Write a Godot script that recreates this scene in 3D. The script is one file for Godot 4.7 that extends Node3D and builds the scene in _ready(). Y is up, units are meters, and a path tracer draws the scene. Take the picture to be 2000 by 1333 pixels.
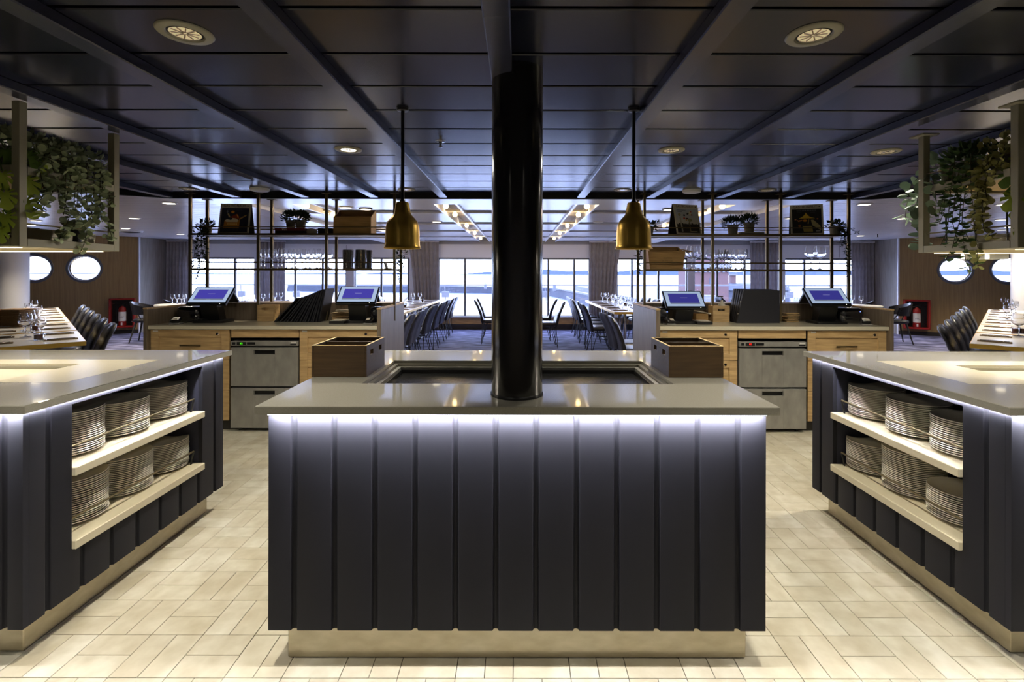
extends Node3D

# ---------------------------------------------------------------- mesh builder
class Mb:
	var v := PackedVector3Array()
	var n := PackedVector3Array()
	var u := PackedVector2Array()
	func t(a: Vector3, b: Vector3, c: Vector3, na: Vector3, nb: Vector3, nc: Vector3, ua := Vector2.ZERO, ub := Vector2.ZERO, uc := Vector2.ZERO) -> void:
		if (c - a).cross(b - a).dot(na + nb + nc) < 0.0:
			v.append(a); v.append(c); v.append(b)
			n.append(na); n.append(nc); n.append(nb)
			u.append(ua); u.append(uc); u.append(ub)
		else:
			v.append(a); v.append(b); v.append(c)
			n.append(na); n.append(nb); n.append(nc)
			u.append(ua); u.append(ub); u.append(uc)
	func q(a: Vector3, b: Vector3, c: Vector3, d: Vector3, nn: Vector3) -> void:
		t(a, b, c, nn, nn, nn)
		t(a, c, d, nn, nn, nn)
	func quv(a: Vector3, b: Vector3, c: Vector3, d: Vector3, nn: Vector3) -> void:   # a top left, b top right, c bottom right, d bottom left
		t(a, b, c, nn, nn, nn, Vector2(0, 0), Vector2(1, 0), Vector2(1, 1))
		t(a, c, d, nn, nn, nn, Vector2(0, 0), Vector2(1, 1), Vector2(0, 1))
	func mesh() -> ArrayMesh:
		var a := []
		a.resize(Mesh.ARRAY_MAX)
		a[Mesh.ARRAY_VERTEX] = v
		a[Mesh.ARRAY_NORMAL] = n
		a[Mesh.ARRAY_TEX_UV] = u
		var m := ArrayMesh.new()
		if v.size():
			m.add_surface_from_arrays(Mesh.PRIMITIVE_TRIANGLES, a)
		return m

const F := 955.0
const VX := 1013.0
const VY := 534.0
const EYE := 1.4
const ID := Transform3D.IDENTITY
const ORD := ["nearest", "second nearest", "third nearest", "fourth nearest", "fifth nearest", "sixth nearest", "seventh nearest", "eighth nearest", "ninth nearest", "tenth nearest"]
const NTH := ["first", "second", "third", "fourth", "fifth", "sixth", "seventh", "eighth", "ninth", "tenth", "eleventh", "twelfth", "thirteenth", "fourteenth", "fifteenth", "sixteenth", "seventeenth", "eighteenth", "nineteenth", "twentieth", "twenty first", "twenty second", "twenty third", "twenty fourth"]
var rng := RandomNumberGenerator.new()
var names := {}
var M := {}

func P(x: float, y: float, d: float) -> Vector3: return Vector3(x, y, -d)

func numbered(called: String, owner_id: int = 0) -> String:
	var k := str(owner_id) + called
	var c: int = names.get(k, 0)
	names[k] = c + 1
	return called if c == 0 else "%s_%03d" % [called, c]

func tag(o: Node, label: String, category: String, group := "") -> void:
	o.set_meta("label", label)
	o.set_meta("category", category)
	if group: o.set_meta("group", group)

func thing(called: String, label: String, category: String, at := Vector3.ZERO, yaw := 0.0, group := "") -> Node3D:
	var o := Node3D.new()
	o.name = numbered(called)
	add_child(o, true)
	o.position = at
	o.rotation.y = yaw
	tag(o, label, category, group)
	return o

func struct(called: String, at := Vector3.ZERO) -> Node3D:
	var o := Node3D.new()
	o.name = numbered(called)
	add_child(o, true)
	o.position = at
	o.set_meta("kind", "structure")
	return o

func put(parent: Node, called: String, mesh: Mesh, m: Material, pos := Vector3.ZERO, rot := Basis.IDENTITY) -> MeshInstance3D:
	var o := MeshInstance3D.new()
	o.name = numbered(called, parent.get_instance_id())
	o.mesh = mesh
	o.material_override = m
	o.transform = Transform3D(rot, pos)
	parent.add_child(o, true)
	return o

func part(parent: Node, called: String, mb: Mb, m: Material, pos := Vector3.ZERO) -> MeshInstance3D:
	return put(parent, called, mb.mesh(), m, pos)

# geometry given in world coordinates, parent not turned
func wpart(parent: Node3D, called: String, mb: Mb, m: Material) -> MeshInstance3D:
	var off := Vector3.ZERO
	var p: Node = parent
	while p is Node3D and p != self:
		off -= (p as Node3D).position
		p = p.get_parent()
	return put(parent, called, mb.mesh(), m, off)

func lone(called: String, mb: Mb, m: Material, label: String, category: String, at := Vector3.ZERO, group := "") -> MeshInstance3D:
	var o := put(self, called, mb.mesh(), m, at)
	tag(o, label, category, group)
	return o

func dup(src: Node3D, label: String, at: Vector3, yaw := 0.0, group := "", called := "") -> Node3D:
	var o: Node3D = src.duplicate()
	var base := called if called else str(src.name).rstrip("0123456789").trim_suffix("_")
	o.name = numbered(base)
	add_child(o, true)
	o.position = at
	o.rotation = Vector3(0, yaw, 0)
	o.set_meta("label", label)
	if group: o.set_meta("group", group)
	return o

# ---------------------------------------------------------------- shapes
func box(m: Mb, lo: Vector3, hi: Vector3, ch := 0.0, xf := ID) -> void:
	var c := (lo + hi) * 0.5
	var h := (hi - lo) * 0.5
	h = h.abs()
	ch = minf(ch, minf(h.x, minf(h.y, h.z)) * 0.9)
	for a in 3:
		var b := (a + 1) % 3
		var e := (a + 2) % 3
		for s in [-1.0, 1.0]:
			var nn := Vector3.ZERO
			nn[a] = s
			var pts := []
			for k in [[-1, -1], [1, -1], [1, 1], [-1, 1]]:
				var p := Vector3.ZERO
				p[a] = s * h[a]
				p[b] = k[0] * (h[b] - ch)
				p[e] = k[1] * (h[e] - ch)
				pts.append(xf * (c + p))
			m.q(pts[0], pts[1], pts[2], pts[3], (xf.basis * nn).normalized())
	if ch <= 0.0: return
	for a in 3:
		var b := (a + 1) % 3
		var e := (a + 2) % 3
		for s in [-1.0, 1.0]:
			for r in [-1.0, 1.0]:
				var nn := Vector3.ZERO
				nn[b] = s
				nn[e] = r
				var pts := []
				for k in [[-1, 0], [1, 0], [1, 1], [-1, 1]]:
					var p := Vector3.ZERO
					p[a] = k[0] * (h[a] - ch)
					p[b] = s * (h[b] - (ch if k[1] == 1 else 0.0))
					p[e] = r * (h[e] - (0.0 if k[1] == 1 else ch))
					pts.append(xf * (c + p))
				m.q(pts[0], pts[1], pts[2], pts[3], (xf.basis * nn).normalized())
	for x in [-1.0, 1.0]:
		for y in [-1.0, 1.0]:
			for z in [-1.0, 1.0]:
				var s := Vector3(x, y, z)
				var p1 := xf * (c + s * Vector3(h.x, h.y - ch, h.z - ch))
				var p2 := xf * (c + s * Vector3(h.x - ch, h.y, h.z - ch))
				var p3 := xf * (c + s * Vector3(h.x - ch, h.y - ch, h.z))
				var nn := (xf.basis * s).normalized()
				m.t(p1, p2, p3, nn, nn, nn)

# box between world x, y and depth limits
func bd(m: Mb, x0: float, x1: float, y0: float, y1: float, d0: float, d1: float, ch := 0.0) -> Mb:
	box(m, Vector3(minf(x0, x1), y0, -d1), Vector3(maxf(x0, x1), y1, -d0), ch)
	return m

# box centred at c of size s
func bc(c: Vector3, s: Vector3, ch := 0.0, xf := ID) -> Mb:
	var m := Mb.new()
	box(m, c - s * 0.5, c + s * 0.5, ch, xf)
	return m

# polygon in local x, y pushed along local z from z0 to z1
func prism(m: Mb, poly: PackedVector2Array, z0: float, z1: float, xf := ID, smooth := 35.0) -> void:
	var k := poly.size()
	var area := 0.0
	for i in k:
		area += poly[i].cross(poly[(i + 1) % k])
	var sg := 1.0 if area > 0 else -1.0
	var en: Array[Vector2] = []
	for i in k:
		var d := (poly[(i + 1) % k] - poly[i]).normalized()
		en.append(Vector2(d.y, -d.x) * sg)
	var lim := cos(deg_to_rad(smooth))
	for i in k:
		var a := poly[i]
		var b := poly[(i + 1) % k]
		var na := en[i]
		var nb := en[i]
		if en[i].dot(en[(i + k - 1) % k]) > lim: na = (en[i] + en[(i + k - 1) % k]).normalized()
		if en[i].dot(en[(i + 1) % k]) > lim: nb = (en[i] + en[(i + 1) % k]).normalized()
		var n3a := (xf.basis * Vector3(na.x, na.y, 0)).normalized()
		var n3b := (xf.basis * Vector3(nb.x, nb.y, 0)).normalized()
		var p := [xf * Vector3(a.x, a.y, z0), xf * Vector3(b.x, b.y, z0), xf * Vector3(b.x, b.y, z1), xf * Vector3(a.x, a.y, z1)]
		m.t(p[0], p[1], p[2], n3a, n3b, n3b)
		m.t(p[0], p[2], p[3], n3a, n3b, n3a)
	var tri := Geometry2D.triangulate_polygon(poly)
	for z in [z0, z1]:
		var nn := (xf.basis * Vector3(0, 0, signf(z - (z0 + z1) * 0.5))).normalized()
		for i in range(0, tri.size(), 3):
			var a := poly[tri[i]]
			var b := poly[tri[i + 1]]
			var c := poly[tri[i + 2]]
			m.t(xf * Vector3(a.x, a.y, z), xf * Vector3(b.x, b.y, z), xf * Vector3(c.x, c.y, z), nn, nn, nn)

func tube(m: Mb, pts: Array, r: float, sides := 8, r2 := -1.0) -> void:
	if r2 < 0: r2 = r
	var k := pts.size()
	var dirs := []
	for i in k:
		var d: Vector3 = pts[mini(i + 1, k - 1)] - pts[maxi(i - 1, 0)]
		dirs.append(d.normalized())
	var d0: Vector3 = dirs[0]
	var x := d0.cross(Vector3.UP if absf(d0.y) < 0.9 else Vector3.RIGHT).normalized()
	var rings := []
	for i in k:
		var d: Vector3 = dirs[i]
		x = (x - d * x.dot(d)).normalized()
		var y := d.cross(x)
		var rr := lerpf(r, r2, float(i) / maxf(k - 1, 1))
		var ring := []
		for j in sides:
			var a := TAU * j / sides
			ring.append(x * cos(a) * rr + y * sin(a) * rr)
		rings.append(ring)
	for i in k - 1:
		var p0: Vector3 = pts[i]
		var p1: Vector3 = pts[i + 1]
		for j in sides:
			var j2 := (j + 1) % sides
			var a: Vector3 = rings[i][j]
			var b: Vector3 = rings[i][j2]
			var c: Vector3 = rings[i + 1][j2]
			var e: Vector3 = rings[i + 1][j]
			m.t(p0 + a, p0 + b, p1 + c, a.normalized(), b.normalized(), c.normalized())
			m.t(p0 + a, p1 + c, p1 + e, a.normalized(), c.normalized(), e.normalized())
	for i in [0, k - 1]:
		var p: Vector3 = pts[i]
		var nn: Vector3 = -dirs[0] if i == 0 else dirs[k - 1]
		for j in range(1, sides - 1):
			m.t(p + rings[i][0], p + rings[i][j], p + rings[i][j + 1], nn, nn, nn)

func lathe(m: Mb, prof: Array, seg := 24, xf := ID, smooth := 50.0) -> void:
	var k := prof.size()
	var en: Array[Vector2] = []
	for i in k - 1:
		var d: Vector2 = (prof[i + 1] - prof[i]).normalized()
		en.append(Vector2(d.y, -d.x))
	var lim := cos(deg_to_rad(smooth))
	for i in k - 1:
		var na := en[i]
		var nb := en[i]
		if i > 0 and en[i].dot(en[i - 1]) > lim: na = (en[i] + en[i - 1]).normalized()
		if i < k - 2 and en[i].dot(en[i + 1]) > lim: nb = (en[i] + en[i + 1]).normalized()
		var A: Vector2 = prof[i]
		var B: Vector2 = prof[i + 1]
		for j in seg:
			var a0 := TAU * j / seg
			var a1 := TAU * (j + 1) / seg
			var c0 := Vector3(cos(a0), 0, sin(a0))
			var c1 := Vector3(cos(a1), 0, sin(a1))
			var up := Vector3.UP
			var p0 := xf * (c0 * A.x + up * A.y)
			var p1 := xf * (c1 * A.x + up * A.y)
			var p2 := xf * (c1 * B.x + up * B.y)
			var p3 := xf * (c0 * B.x + up * B.y)
			var n0 := (xf.basis * (c0 * na.x + up * na.y)).normalized()
			var n1 := (xf.basis * (c1 * na.x + up * na.y)).normalized()
			var n2 := (xf.basis * (c1 * nb.x + up * nb.y)).normalized()
			var n3 := (xf.basis * (c0 * nb.x + up * nb.y)).normalized()
			if B.x > 1e-6: m.t(p0, p2, p3, n0, n2, n3)
			if A.x > 1e-6: m.t(p0, p1, p2, n0, n1, n2)

# closed rings lofted, outward from each ring's centre
func loft(m: Mb, rings: Array, cap := true) -> void:
	var k := rings.size()
	var s: int = rings[0].size()
	var cen := []
	for r in rings:
		var c := Vector3.ZERO
		for p in r: c += p
		cen.append(c / s)
	var nr := []
	for i in k:
		var row := []
		for j in s:
			var du: Vector3 = rings[i][(j + 1) % s] - rings[i][(j + s - 1) % s]
			var dv: Vector3 = rings[mini(i + 1, k - 1)][j] - rings[maxi(i - 1, 0)][j]
			var nn := du.cross(dv).normalized()
			if nn.dot(rings[i][j] - cen[i]) < 0: nn = -nn
			row.append(nn)
		nr.append(row)
	for i in k - 1:
		for j in s:
			var j2 := (j + 1) % s
			m.t(rings[i][j], rings[i][j2], rings[i + 1][j2], nr[i][j], nr[i][j2], nr[i + 1][j2])
			m.t(rings[i][j], rings[i + 1][j2], rings[i + 1][j], nr[i][j], nr[i + 1][j2], nr[i + 1][j])
	if cap:
		for i in [0, k - 1]:
			var out: Vector3 = (cen[i] - cen[1 if i == 0 else k - 2]).normalized()
			for j in s:
				m.t(cen[i], rings[i][j], rings[i][(j + 1) % s], out, out, out)

# open grid surface with smooth normals facing `face`
func sheet(m: Mb, rows: Array, face: Vector3) -> void:
	var k := rows.size()
	var s: int = rows[0].size()
	var nr := []
	for i in k:
		var row := []
		for j in s:
			var du: Vector3 = rows[i][mini(j + 1, s - 1)] - rows[i][maxi(j - 1, 0)]
			var dv: Vector3 = rows[mini(i + 1, k - 1)][j] - rows[maxi(i - 1, 0)][j]
			var nn := du.cross(dv).normalized()
			if nn.dot(face) < 0: nn = -nn
			row.append(nn)
		nr.append(row)
	for i in k - 1:
		for j in s - 1:
			m.t(rows[i][j], rows[i][j + 1], rows[i + 1][j + 1], nr[i][j], nr[i][j + 1], nr[i + 1][j + 1])
			m.t(rows[i][j], rows[i + 1][j + 1], rows[i + 1][j], nr[i][j], nr[i + 1][j + 1], nr[i + 1][j])

# rectangle with round corners
func rrect(w: float, h: float, r: float, k := 4) -> PackedVector2Array:
	var p := PackedVector2Array()
	for c in [[1, 1, 0], [-1, 1, 1], [-1, -1, 2], [1, -1, 3]]:
		for i in k + 1:
			var a: float = (c[2] + float(i) / k) * PI / 2
			p.append(Vector2(c[0] * (w / 2 - r) + cos(a) * r, c[1] * (h / 2 - r) + sin(a) * r))
	return p

# flat ring: outer rectangle minus inner rectangle, given as world x and depth limits, between y0 and y1
func frame_slab(m: Mb, ox: Vector2, od: Vector2, ix: Vector2, idp: Vector2, y0: float, y1: float) -> void:
	var O := [P(ox.x, 0, od.x), P(ox.y, 0, od.x), P(ox.y, 0, od.y), P(ox.x, 0, od.y)]
	var I := [P(ix.x, 0, idp.x), P(ix.y, 0, idp.x), P(ix.y, 0, idp.y), P(ix.x, 0, idp.y)]
	var nn := [Vector3(0, 0, 1), Vector3(1, 0, 0), Vector3(0, 0, -1), Vector3(-1, 0, 0)]
	var up0 := Vector3.UP * y0
	var up1 := Vector3.UP * y1
	var e := 0.0025
	for k in 4:
		var j := (k + 1) % 4
		var a: Vector3 = O[k]
		var b: Vector3 = O[j]
		var ai: Vector3 = I[k]
		var bi: Vector3 = I[j]
		var c := (O[0] + O[2]) * 0.5 as Vector3
		var a2 := a + Vector3(signf(c.x - a.x), 0, signf(c.z - a.z)) * e
		var b2 := b + Vector3(signf(c.x - b.x), 0, signf(c.z - b.z)) * e
		m.q(a2 + up1, b2 + up1, bi + up1, ai + up1, Vector3.UP)
		m.q(a + up0, b + up0, bi + up0, ai + up0, Vector3.DOWN)
		m.q(a + up0, b + up0, b + up1 - Vector3.UP * e, a + up1 - Vector3.UP * e, nn[k])
		m.q(a + up1 - Vector3.UP * e, b + up1 - Vector3.UP * e, b2 + up1, a2 + up1, (nn[k] + Vector3.UP).normalized())
		m.q(ai + up0, bi + up0, bi + up1, ai + up1, -nn[k])

# ---------------------------------------------------------------- materials
func noise_tex(freq: float, lo: Color, hi: Color, sd := 1, octaves := 4, size := 256, normal := 0.0) -> NoiseTexture2D:
	var fn := FastNoiseLite.new()
	fn.noise_type = FastNoiseLite.TYPE_SIMPLEX_SMOOTH
	fn.seed = sd
	fn.frequency = freq
	fn.fractal_octaves = octaves
	var t := NoiseTexture2D.new()
	t.width = size
	t.height = size
	t.seamless = true
	t.noise = fn
	if normal > 0.0:
		t.as_normal_map = true
		t.bump_strength = normal
	else:
		var g := Gradient.new()
		g.set_color(0, lo)
		g.set_color(1, hi)
		t.color_ramp = g
	return t

func mat(called: String, c: Color, rough := 0.6, metal := 0.0, tex: Texture2D = null, sc := Vector3.ONE, spec := 0.5, world := true) -> StandardMaterial3D:
	var m := StandardMaterial3D.new()
	m.resource_name = called
	m.albedo_color = c
	m.roughness = rough
	m.metallic = metal
	m.metallic_specular = spec
	if tex:
		m.albedo_texture = tex
		m.uv1_triplanar = true
		m.uv1_world_triplanar = world
		m.uv1_scale = sc
	M[called] = m
	return m

func glow(called: String, c: Color, energy: float) -> StandardMaterial3D:
	var m := mat(called, c, 0.5)
	m.emission_enabled = true
	m.emission = c
	m.emission_energy_multiplier = energy
	return m

func rgb(r: float, g: float, b: float) -> Color: return Color(r / 255.0, g / 255.0, b / 255.0)

func materials() -> void:
	var fine := noise_tex(0.03, Color(0.86, 0.86, 0.86), Color(1, 1, 1), 3, 5)
	var blotch := noise_tex(0.012, Color(0.88, 0.86, 0.82), Color(1, 1, 1), 5, 4)
	var streak := noise_tex(0.02, Color(0.8, 0.78, 0.75), Color(1, 1, 1), 7, 5)
	var soft := noise_tex(0.02, Color(0.84, 0.82, 0.8), Color(1, 1, 1), 8, 4)
	mat("ceiling navy", rgb(23, 26, 42), 0.22, 0.0, null, Vector3.ONE, 0.5)
	mat("ceiling beam", rgb(46, 48, 66), 0.24, 0.0, null, Vector3.ONE, 0.5)
	mat("ceiling gap", rgb(8, 8, 10), 0.9)
	mat("island navy", rgb(38, 38, 44), 0.5, 0.0, null, Vector3.ONE, 0.25)
	mat("niche navy", rgb(56, 57, 70), 0.6, 0.0, null, Vector3.ONE, 0.3)
	var q := noise_tex(0.22, Color(0.93, 0.925, 0.91), Color(1, 1, 1), 11, 3)
	mat("quartz", rgb(150, 147, 137), 0.05, 0.0, q, Vector3(2.5, 2.5, 2.5), 0.5)
	mat("quartz pale", rgb(206, 198, 176), 0.13, 0.0, q, Vector3(2.5, 2.5, 2.5), 0.5)
	mat("well white", rgb(190, 184, 165), 0.25)
	for i in 4:
		mat("tile%d" % i, [rgb(214, 208, 189), rgb(210, 203, 183), rgb(217, 212, 195), rgb(207, 200, 180)][i], 0.42, 0.0, blotch, Vector3(2.2, 2.2, 2.2), 0.4)
	mat("grout", rgb(62, 56, 44), 0.9)
	var stain := noise_tex(0.018, Color(0.9, 0.88, 0.84), Color(1, 0.99, 0.97), 21, 5)
	mat("kick steel", rgb(186, 179, 160), 0.3, 0.7, stain, Vector3(1.6, 4, 1.6))
	mat("steel", rgb(166, 163, 156), 0.34, 0.35, noise_tex(0.02, Color(0.84, 0.84, 0.84), Color(1, 1, 1), 33, 4), Vector3(1.6, 0.8, 1.6))
	mat("dark steel", rgb(70, 70, 70), 0.35, 0.8)
	var scratch := mat("well bottom", rgb(44, 44, 44), 0.16, 0.55)
	scratch.normal_enabled = true
	scratch.normal_texture = noise_tex(0.06, Color.BLACK, Color.WHITE, 41, 5, 256, 5.0)
	scratch.normal_scale = 0.16
	scratch.uv1_triplanar = true
	scratch.uv1_world_triplanar = true
	scratch.uv1_scale = Vector3(4, 4, 4)
	mat("well rim", rgb(150, 146, 134), 0.3, 0.7)
	mat("black gloss", rgb(14, 14, 19), 0.2, 0.0, null, Vector3.ONE, 0.68)
	M["black gloss"].clearcoat_enabled = true
	M["black gloss"].clearcoat = 1.0
	M["black gloss"].clearcoat_roughness = 0.12
	mat("black plastic", rgb(12, 12, 14), 0.35)
	mat("black matt", rgb(17, 17, 22), 0.75)
	mat("navy folder", rgb(20, 20, 30), 0.6)
	var br := mat("brass", rgb(226, 186, 92), 0.33, 0.9)
	br.anisotropy_enabled = false
	mat("brass rod", rgb(104, 92, 66), 0.4, 0.6)
	mat("bronze", rgb(96, 80, 52), 0.4, 0.7)
	mat("cream paint", rgb(136, 131, 113), 0.5)
	mat("shelf cream", rgb(214, 204, 176), 0.45)
	mat("porcelain", rgb(226, 220, 204), 0.12)
	mat("oak", rgb(200, 168, 118), 0.5, 0.0, streak, Vector3(0.7, 6, 6))
	mat("oak upright", rgb(200, 168, 118), 0.5, 0.0, streak, Vector3(6, 0.6, 6))
	mat("oak grey", rgb(122, 109, 94), 0.5, 0.0, streak, Vector3(5, 0.5, 5))
	mat("box wood", rgb(80, 61, 37), 0.5, 0.0, streak, Vector3(0.7, 9, 9))
	mat("box wood pale", rgb(222, 190, 128), 0.5)
	mat("crate wood", rgb(186, 146, 88), 0.6, 0.0, streak, Vector3(0.8, 10, 10))
	mat("wall wood", rgb(164, 138, 92), 0.45, 0.0, streak, Vector3(4.5, 0.22, 4.5))
	mat("wall grey wood", rgb(150, 144, 136), 0.5, 0.0, streak, Vector3(5, 0.3, 5))
	mat("dark base", rgb(46, 42, 38), 0.5)
	mat("white paint", rgb(214, 214, 216), 0.5)
	mat("grey paint", rgb(150, 150, 152), 0.5)
	mat("ceiling white", rgb(222, 224, 230), 0.22, 0.0, null, Vector3.ONE, 0.5)
	mat("ceiling plank", rgb(206, 203, 204), 0.26)
	mat("channel", rgb(84, 80, 74), 0.7)
	mat("trough", rgb(176, 166, 146), 0.6)
	mat("frame grey", rgb(92, 94, 100), 0.45)
	var cu := mat("curtain", rgb(150, 146, 146), 0.9, 0.0, soft, Vector3(3, 1, 3))
	cu.backlight_enabled = true
	cu.backlight = rgb(110, 108, 116)
	mat("carpet", rgb(140, 140, 172), 0.95, 0.0, noise_tex(0.02, Color(0.2, 0.2, 0.28), Color(1.0, 1.0, 1.0), 51, 5), Vector3(0.4, 1, 1.1))
	var gl := mat("glass", Color(1, 1, 1, 0.0), 0.0)
	gl.transparency = BaseMaterial3D.TRANSPARENCY_ALPHA
	gl.refraction_enabled = true
	gl.refraction_scale = 0.05
	var pa := mat("pane", Color(0.94, 0.97, 1, 0.02), 0.01)
	pa.transparency = BaseMaterial3D.TRANSPARENCY_ALPHA
	mat("leather", rgb(26, 27, 34), 0.34, 0.0, fine, Vector3(9, 9, 9), 0.5)
	mat("wire", rgb(22, 22, 26), 0.4, 0.5)
	mat("chrome", rgb(190, 190, 195), 0.12, 1.0)
	mat("table top", rgb(206, 202, 194), 0.3)
	mat("napkin", rgb(96, 76, 48), 0.9)
	mat("woven", rgb(128, 96, 60), 0.9)
	mat("amber", rgb(88, 32, 14), 0.2)
	mat("red", rgb(140, 24, 16), 0.4)
	mat("red dark", rgb(60, 14, 12), 0.6)
	mat("white label", rgb(214, 212, 206), 0.6)
	mat("black", rgb(6, 6, 7), 0.6)
	mat("pot grey", rgb(120, 118, 112), 0.8)
	mat("soil", rgb(40, 30, 22), 0.95)
	for e in [["leaf euc", rgb(150, 160, 128), rgb(40, 52, 34)], ["leaf pale", rgb(120, 138, 118), rgb(50, 62, 50)], ["leaf ivy", rgb(62, 84, 46), rgb(24, 40, 14)], ["leaf lime", rgb(146, 162, 62), rgb(70, 92, 20)], ["leaf green", rgb(78, 104, 44), rgb(34, 54, 14)], ["leaf dark", rgb(26, 40, 22), rgb(14, 24, 10)], ["leaf gold", rgb(156, 152, 96), rgb(60, 64, 30)]]:
		var lm := mat(e[0], e[1], 0.68, 0.0, null, Vector3.ONE, 0.35)
		lm.backlight_enabled = true
		lm.backlight = e[2]
	mat("stem", rgb(70, 66, 42), 0.8)
	mat("sea", rgb(90, 98, 112), 0.3, 0.0, noise_tex(0.03, Color(0.9, 0.93, 0.96), Color(1, 1, 1), 61, 5), Vector3(0.004, 0.02, 0.02), 0.5)
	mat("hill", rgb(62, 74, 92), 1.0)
	mat("quay stone", rgb(50, 57, 72), 0.9, 0.0, streak, Vector3(0.05, 0.4, 0.05))
	mat("quay top", rgb(84, 87, 94), 0.9)
	mat("brick far", rgb(80, 58, 58), 0.9)
	mat("stone far", rgb(92, 92, 96), 0.9)
	mat("roof far", rgb(58, 62, 74), 0.8)
	mat("deck white", rgb(225, 225, 225), 0.7)
	mat("book red", rgb(88, 16, 26), 0.5)
	mat("book dark", rgb(28, 20, 22), 0.5)
	mat("paper", rgb(196, 188, 170), 0.8)
	mat("twig", rgb(74, 56, 36), 0.9)
	glow("led cool", Color(0.92, 0.94, 1.0), 5.0)
	glow("led warm", Color(1.0, 0.9, 0.72), 4.0)
	glow("lamp face", Color(1.0, 0.95, 0.84), 4.0)
	glow("lamp dim", Color(1.0, 0.92, 0.75), 0.25)
	glow("bulb", Color(1.0, 0.86, 0.6), 9.0)
	glow("led green", Color(0.3, 1.0, 0.05), 1.2)
	glow("led red", Color(1.0, 0.12, 0.04), 1.2)
	glow("led blue", Color(0.5, 0.6, 1.0), 2.0)

func lettering(parent: Node, called: String, text: String, size: float, m: Material, xf: Transform3D, depth := 0.0008) -> MeshInstance3D:
	var tm := TextMesh.new()
	var f := SystemFont.new()
	f.font_names = PackedStringArray(["Droid Sans"])
	tm.font = f
	tm.text = text
	tm.font_size = 48
	tm.pixel_size = size / 48.0
	tm.depth = depth
	var o := put(parent, called, tm, m)
	o.transform = xf
	return o

# ---------------------------------------------------------------- lights
func area(parent: Node, pos: Vector3, size: Vector2, energy: float, c: Color, lean := Basis.IDENTITY) -> void:
	var l := AreaLight3D.new()
	l.name = numbered("light", parent.get_instance_id())
	parent.add_child(l, true)
	l.area_size = size
	l.area_normalize_energy = true
	l.light_energy = energy
	l.light_color = c
	l.area_range = 20.0
	l.area_attenuation = 2.0
	l.shadow_enabled = true
	l.transform = Transform3D(lean * Basis(Vector3.RIGHT, -PI / 2), pos)

func spot(parent: Node, pos: Vector3, energy: float, c: Color, angle: float, soft := 0.6, size := 0.04) -> void:
	var l := SpotLight3D.new()
	l.name = numbered("light", parent.get_instance_id())
	parent.add_child(l, true)
	l.light_energy = energy
	l.light_color = c
	l.spot_angle = angle
	l.spot_angle_attenuation = soft
	l.spot_range = 20.0
	l.spot_attenuation = 2.0
	l.light_size = size
	l.shadow_enabled = true
	l.position = pos
	l.rotation_degrees = Vector3(-90, 0, 0)

func omni(parent: Node, pos: Vector3, energy: float, c: Color, size := 0.03) -> void:
	var l := OmniLight3D.new()
	l.name = numbered("light", parent.get_instance_id())
	parent.add_child(l, true)
	l.light_energy = energy
	l.light_color = c
	l.omni_range = 20.0
	l.omni_attenuation = 2.0
	l.light_size = size
	l.shadow_enabled = true
	l.position = pos

# ---------------------------------------------------------------- the setting
func build_floor() -> void:
	var fl := struct("floor")
	wpart(fl, "screed", bd(Mb.new(), -14, 14, -0.2, -0.004, -3.5, 12.35), M["grout"])
	var flat := Mb.new()
	box(flat, Vector3(-0.0988, -0.0035, -0.0488), Vector3(0.0988, 0.0035, 0.0488), 0.001)
	var tall := Mb.new()
	box(tall, Vector3(-0.0488, -0.0035, -0.0988), Vector3(0.0488, 0.0035, 0.0988), 0.001)
	var mh := flat.mesh()
	var mv := tall.mesh()
	var list := []
	for j in range(-8, 20):
		for i in range(-20, 30):
			var x0 := -1.417 + 0.2 * i
			var d0 := 1.689 + 0.2 * j
			var xc := x0 + 0.1
			var dc := d0 + 0.1
			if absf(xc) > 4.2 or d0 < 0.05: continue
			if absf(xc) > 3.4 and dc > 3.2: continue
			if absf(xc) < 0.75 and dc > 1.95 and dc < 2.7: continue
			if absf(xc) > 2.05 and absf(xc) < 3.25 and dc > 1.95 and dc < 2.75: continue
			var v := posmod(i + j, 2) == 0
			for k in 2:
				var c := P(xc + (0.05 - 0.1 * k if v else 0.0), 0, dc + (0.0 if v else 0.05 - 0.1 * k))
				var seen := absf(c.x) < 1.0 * -c.z + 0.3 and dc > 1.55
				list.append([-c.z + (0.0 if seen else 50.0), c, v])
	list.sort_custom(func(a, b): return a[0] < b[0])
	var rest := [Mb.new(), Mb.new()]
	for i in list.size():
		var e = list[i]
		var m: Material = M["tile%d" % rng.randi_range(0, 3)]
		var c: Vector3 = e[1]
		c.y = -0.0035 + rng.randf_range(-0.0004, 0.0004)
		if i < 300:
			put(fl, "tile", mv if e[2] else mh, m, c)
		else:
			var h := Vector3(0.0488, 0.0035, 0.0988) if e[2] else Vector3(0.0988, 0.0035, 0.0488)
			box(rest[rng.randi_range(0, 1)], c - h, c + h, 0.0015)
	for k in 2:
		part(fl, "far_tiles", rest[k], M["tile%d" % (k + 1)]).set_meta("kind", "stuff")
	var cp := Mb.new()
	bd(cp, -14, 14, -0.004, 0.004, 5.3, 12.3)
	bd(cp, -14, -3.4, -0.004, 0.004, 3.2, 5.3)
	bd(cp, 3.4, 14, -0.004, 0.004, 3.2, 5.3)
	wpart(fl, "carpet", cp, M["carpet"])

func beam_x(i: int) -> float: return -0.065 + 0.672 * i

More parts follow.
